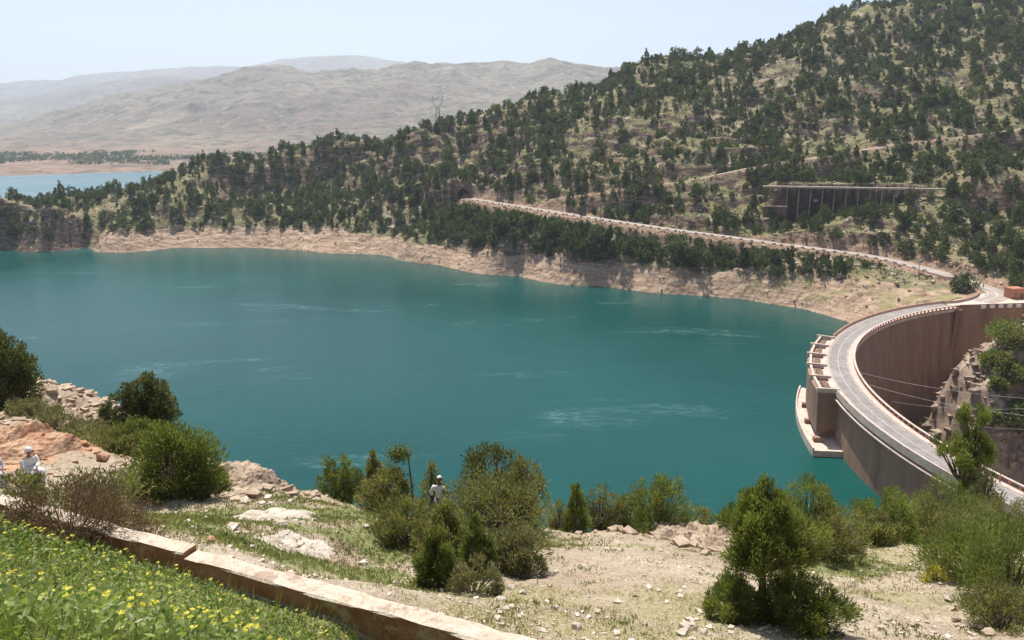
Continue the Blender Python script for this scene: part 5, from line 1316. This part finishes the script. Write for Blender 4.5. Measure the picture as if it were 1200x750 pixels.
dens = np.clip(.68+vnoise(x*.02, y*.02, 70)*1.2+vnoise(x*.06, y*.06, 71)*.9, .06, 1)
bx = tps_hill(x, y)
px_u = 600+F*x/(y*math.cos(TH)+(CAMZ-z)*math.sin(TH))
belt = (bx > 12.2) & (dR > 4.8) & (px_u < 1040) & (px_u > 505)
# is the point on the lake side of the road?
ry = np.interp(x, road[::-1, 0] if road[0, 0] > road[-1, 0] else road[:, 0], road[::-1, 1] if road[0, 0] > road[-1, 0] else road[:, 1])
belt &= (y < ry-3)
dens = np.where(belt, .95, dens)
left = (px_u < 520); dens = np.where(left & (~belt), np.clip(dens*1.45+.15, 0, 1), dens)
dens *= (sl < np.where(px_u < 480, 6., 1.9))*(bx > np.where(px_u < 110, 5., 12.2))*(dR > np.where(belt, 4.8, 6.5))*(dT > 3.4)*(1-cut*.9*(dR < 12)*(~belt))
bare = PY(1112, 113, 545); dens *= (((x-bare[0])/9)**2+((y-bare[1])/12)**2 > 1)
dens *= ~((s_ > -4) & (s_ < LB_) & (n_b > -3.5) & (n_b < 12))
dens *= ~((y < 345) & (x > 160) & (x < 235) & (y < 312))
dens *= np.where((px_u > 860) & (px_u < 1120) & (y < 352), 0, 1)
ok = (r.uniform(0, 1, n) < dens) & (z > 5)
# thin to a minimum spacing
x, y, z, belt, px_u, s_, dR = [a[ok] for a in (x, y, z, belt, px_u, s_, dR)]
cell = {}; keep = []
for i in range(len(x)):
    g = (int(x[i]//3.0), int(y[i]//3.0)); md = 3.4 if belt[i] else 2.5+3.0*((i*7919) % 100)/100; bad = False
    for a in (-2, -1, 0, 1, 2):
        for b in (-2, -1, 0, 1, 2):
            for j in cell.get((g[0]+a, g[1]+b), ()):
                if (x[i]-x[j])**2+(y[i]-y[j])**2 < md*md: bad = True; break
            if bad: break
        if bad: break
    if not bad: cell.setdefault(g, []).append(i); keep.append(i)
keep = np.array(keep); x, y, z, belt, px_u, s_, dR = [a[keep] for a in (x, y, z, belt, px_u, s_, dR)]
sc = np.exp(r.normal(-.10, .36, len(x))); sc = np.clip(sc, .42, 1.55); sc = np.where(belt, sc*1.3, sc*1.12)
small = r.uniform(0, 1, len(x)) < .25; sc = np.where(small & ~belt, sc*.5, sc)
rpv = 375-F*((road[:, 2]-CAMZ)*math.cos(TH)+road[:, 1]*math.sin(TH))/(road[:, 1]*math.cos(TH)-(road[:, 2]-CAMZ)*math.sin(TH))
rpu = 600+F*road[:, 0]/(road[:, 1]*math.cos(TH)-(road[:, 2]-CAMZ)*math.sin(TH)); oo = np.argsort(rpu[:190]); rv = np.interp(px_u, rpu[:190][oo], rpv[:190][oo])
zroad = CAMZ+(y*0+1)*0; tt = (-math.sin(TH)+(375-rv-4.5)/F*math.cos(TH))/(math.cos(TH)+(375-rv-4.5)/F*math.sin(TH)); zmax = CAMZ+tt*y
frontof = (y < np.interp(x, np.maximum.accumulate(road[:170, 0]), road[:170, 1])) & (px_u > 530) & (px_u < 1100)
fitsc = np.maximum(0, (zmax-z+.3)/6.3); drop = frontof & (fitsc < .28); sc = np.where(frontof, np.minimum(sc, fitsc), sc)
x, y, z, belt, px_u, s_, dR, sc = [a[~drop] for a in (x, y, z, belt, px_u, s_, dR, sc)]
# visible test by marching the sight line over the terrain grid
vis = np.ones(len(x), bool)
for f in (.97, .94, .90, .85, .8):
    hx, hy = x*f, y*f; zz = CAMZ+(z+3*sc-CAMZ)*f
    m = np.hypot(hx, hy) > 300; g = np.full(len(x), -99.); g[m] = hill_h(hx[m], hy[m]); vis &= g < zz+1
dist = np.sqrt(x*x+y*y); vpx = 375-F*((z-CAMZ)*math.cos(TH)+y*math.sin(TH))/(y*math.cos(TH)-(z-CAMZ)*math.sin(TH))
infr = (px_u > 3) & (px_u < 1197) & (vpx > 6) & vis
infr &= ~((px_u > 1125) & (vpx > 335))
score = np.where(infr, sc/dist, -1); order = np.argsort(-score); big = set(order[:300].tolist())
pid = r.integers(0, 9, len(x)); rzs = r.uniform(0, 6.28, len(x)); ssz = r.uniform(.85, 1.2, len(x))
me_c = {}
VV = []; FF = []; TT_ = []; off = 0
for i in range(len(x)):
    V, Fq, T, tr = protos[pid[i]]
    if i in big:
        if pid[i] not in me_c:
            o = mesh_np('hillside_tree', V, Fq, M['leaf_far'], attrs={'tone': ('FACE', T)}); tk = tr.build('trunk', M['bark'], o); me_c[pid[i]] = (o.data, tk.data)
        else:
            o = bpy.data.objects.new('hillside_tree', me_c[pid[i]][0]); COL.objects.link(o); tk = bpy.data.objects.new('trunk', me_c[pid[i]][1]); COL.objects.link(tk); tk.parent = o
        o.location = (x[i], y[i], z[i]-.3); o.rotation_euler = (0, 0, rzs[i]); o.scale = (sc[i], sc[i], sc[i]*ssz[i])
        if belt[i]: lb, gp = 'dark green bushy tree in the dense belt between the lakeside road and the bare shore', 'trees in the belt between road and shore'
        elif px_u[i] < 520: lb, gp = 'dark tree on the wooded lake slope past the tunnel end of the road', 'trees on the lake slope past the tunnel'
        elif vpx[i] < np.interp(px_u[i], [520, 600, 700, 760, 850, 950, 1020, 1200], [150, 135, 102, 85, 72, 45, 28, 28]): lb, gp = 'dark tree standing along the skyline ridge of the hill', 'trees along the skyline ridge'
        elif y[i] > 425 and vpx[i] > np.interp(px_u[i], [640, 750, 850, 950, 1060, 1190], [232, 219, 203, 186, 168, 152]): lb, gp = 'green tree between the dirt track and the viaduct', 'trees between the track and the viaduct'
        elif y[i] > 425: lb, gp = 'dark green tree scattered on the open hillside above the dirt track', 'trees scattered on the upper hillside'
        elif px_u[i] > 895 : lb, gp = 'green tree on the slope below the viaduct and above the road near the dam', 'trees on the slope below the viaduct'
        else: lb, gp = 'dark green tree on the slope just above the lakeside road before the viaduct', 'trees just above the lakeside road'
        if belt[i]:
            q_ = 'near the tunnel end' if px_u[i] < 680 else ('in its middle stretch' if px_u[i] < 860 else 'at the dam end')
            lb = 'dark green bushy tree in the dense belt below the lakeside road, '+q_; gp = gp+', '+q_
        elif gp == 'trees scattered on the upper hillside':
            q_ = 'on the pylon side' if px_u[i] < 740 else ('in the middle' if px_u[i] < 960 else 'on the dam side')
            lb = lb+', '+q_; gp = gp+', '+q_
        tag(o, lb, 'tree', gp)
    else:
        c, s = math.cos(rzs[i]), math.sin(rzs[i]); W_ = np.c_[V[:, 0]*c-V[:, 1]*s, V[:, 0]*s+V[:, 1]*c, V[:, 2]*ssz[i]]*sc[i]+np.array([x[i], y[i], z[i]-.3])
        VV.append(W_); FF.append(Fq+off); TT_.append(np.clip(T+r.normal(0, .3), 0, 1)); off += len(V)
print('TREES', len(x), 'in frame', int(infr.sum()))
o = mesh_np('hillside_woodland', np.vstack(VV), np.vstack(FF), M['leaf_far'], attrs={'tone': ('FACE', np.concatenate(TT_))}); tag(o, kind='stuff')
# low scrub and pale rocks between the trees
n = 20000; th = np.radians(r.uniform(-40, 37, n)); rd = r.uniform(300, 700, n); x = rd*np.sin(th); y = rd*np.cos(th); z, sh, gr, cut = hill_h(x, y, True); dR, _ = path_d(x, y, road); dT, _ = path_d(x, y, track)
k = (z > 9) & (dR > 6) & (dT > 3) & ~((y < 330) & (x > 150)); x, y, z = x[k], y[k], z[k]
per = 7; i = np.repeat(np.arange(len(x)), per); P = np.c_[x[i]+r.normal(0, .7, len(i)), y[i]+r.normal(0, .7, len(i)), z[i]+r.uniform(-.1, .6, len(i))]; D = r.normal(size=(len(i), 3)); D[:, 2] = abs(D[:, 2])+.4
V, Fc = leaves(P, D, 1.0, .65, 66); o = mesh_np('hillside_scrub', V, Fc, leafmat('scrub_far', (.045, .06, .024), (.14, .15, .062), (.20, .16, .09), .25), attrs={'tone': ('FACE', r.uniform(0, 1, len(i)))}); tag(o, kind='stuff')
n = 11000; th = np.radians(r.uniform(-40, 37, n)); rd = r.uniform(300, 690, n); x = rd*np.sin(th); y = rd*np.cos(th); z, sh, gr, cut = hill_h(x, y, True); dR, _ = path_d(x, y, road)
k = (z > .3) & (dR > 5.5) & (np.hypot(x-DC[0], y-DC[1]) > 136) & ~((y < 320) & (x > 165)); x, y, z = x[k], y[k], z[k]; S = (.4+2.4*r.uniform(0, 1, len(x))**3)*np.where(z < 13, .5, .9)
o = scatter_rocks('hillside_rocks', np.c_[x, y, z+S*.1], S, surf('rock_hillside', (.33, .25, .18), (.46, .38, .29), .8, .95, .3, .1), 12); tag(o, kind='stuff')
# far shore groves and a farmhouse
n = 1500; r = np.random.default_rng(81); u = r.uniform(-60, 520, n); yy = r.uniform(1620, 2050, n)*(1+0*u); x = (u-600)/F*yy/1.02; k = vnoise(x*.006, yy*.01, 7) > -.08; x, yy = x[k], yy[k]; z = far_h(x, yy); per = 14
i = np.repeat(np.arange(len(x)), per); P = np.c_[x[i]+r.normal(0, 3.2, len(i)), yy[i]+r.normal(0, 3.2, len(i)), z[i]+r.uniform(0, 6, len(i))]
V, Fc = leaves(P, r.normal(size=(len(i), 3)), 5, 3.4, 67); o = mesh_np('distant_groves', V, Fc, M['leaf_far'], attrs={'tone': ('FACE', r.uniform(0, 1, len(i)))}); tag(o, kind='stuff')
x, y, z = PY(127, 189, 1760); z = float(far_h(np.array([x]), np.array([y]))[0])
fh = empty('farmhouse', (x, y, z), R(10), 'tiny white farmhouse among the groves on the far shore', 'building')
k = MB(); k.box((0, 0, 3), (15, 9, 8)); k.build('wall', M['white_paint'], fh); k = MB(); k.box((0, 0, 7.2), (16, 10, .8)); k.build('roof', M['terracotta'], fh); k = MB(); k.box((2, -4.55, 1.2), (1.6, .1, 2.4)); k.build('door', M['rust'], fh)

# ------------------------------------------------------------------ haze
k = MB(); k.box((-500, 5200, 700), (24000, 14000, 1800)); hzo = k.build('haze', None)
m = bpy.data.materials.new('haze'); m.use_nodes = True; t = m.node_tree; t.nodes.remove(t.nodes['Principled BSDF'])
v = t.nodes.new('ShaderNodeVolumePrincipled'); v.inputs['Color'].default_value = (.78, .87, 1, 1); v.inputs['Density'].default_value = 8.5e-5; v.inputs['Anisotropy'].default_value = .35
t.links.new(v.outputs[0], t.nodes['Material Output'].inputs['Volume']); hzo.data.materials.append(m); tag(hzo, kind='stuff')
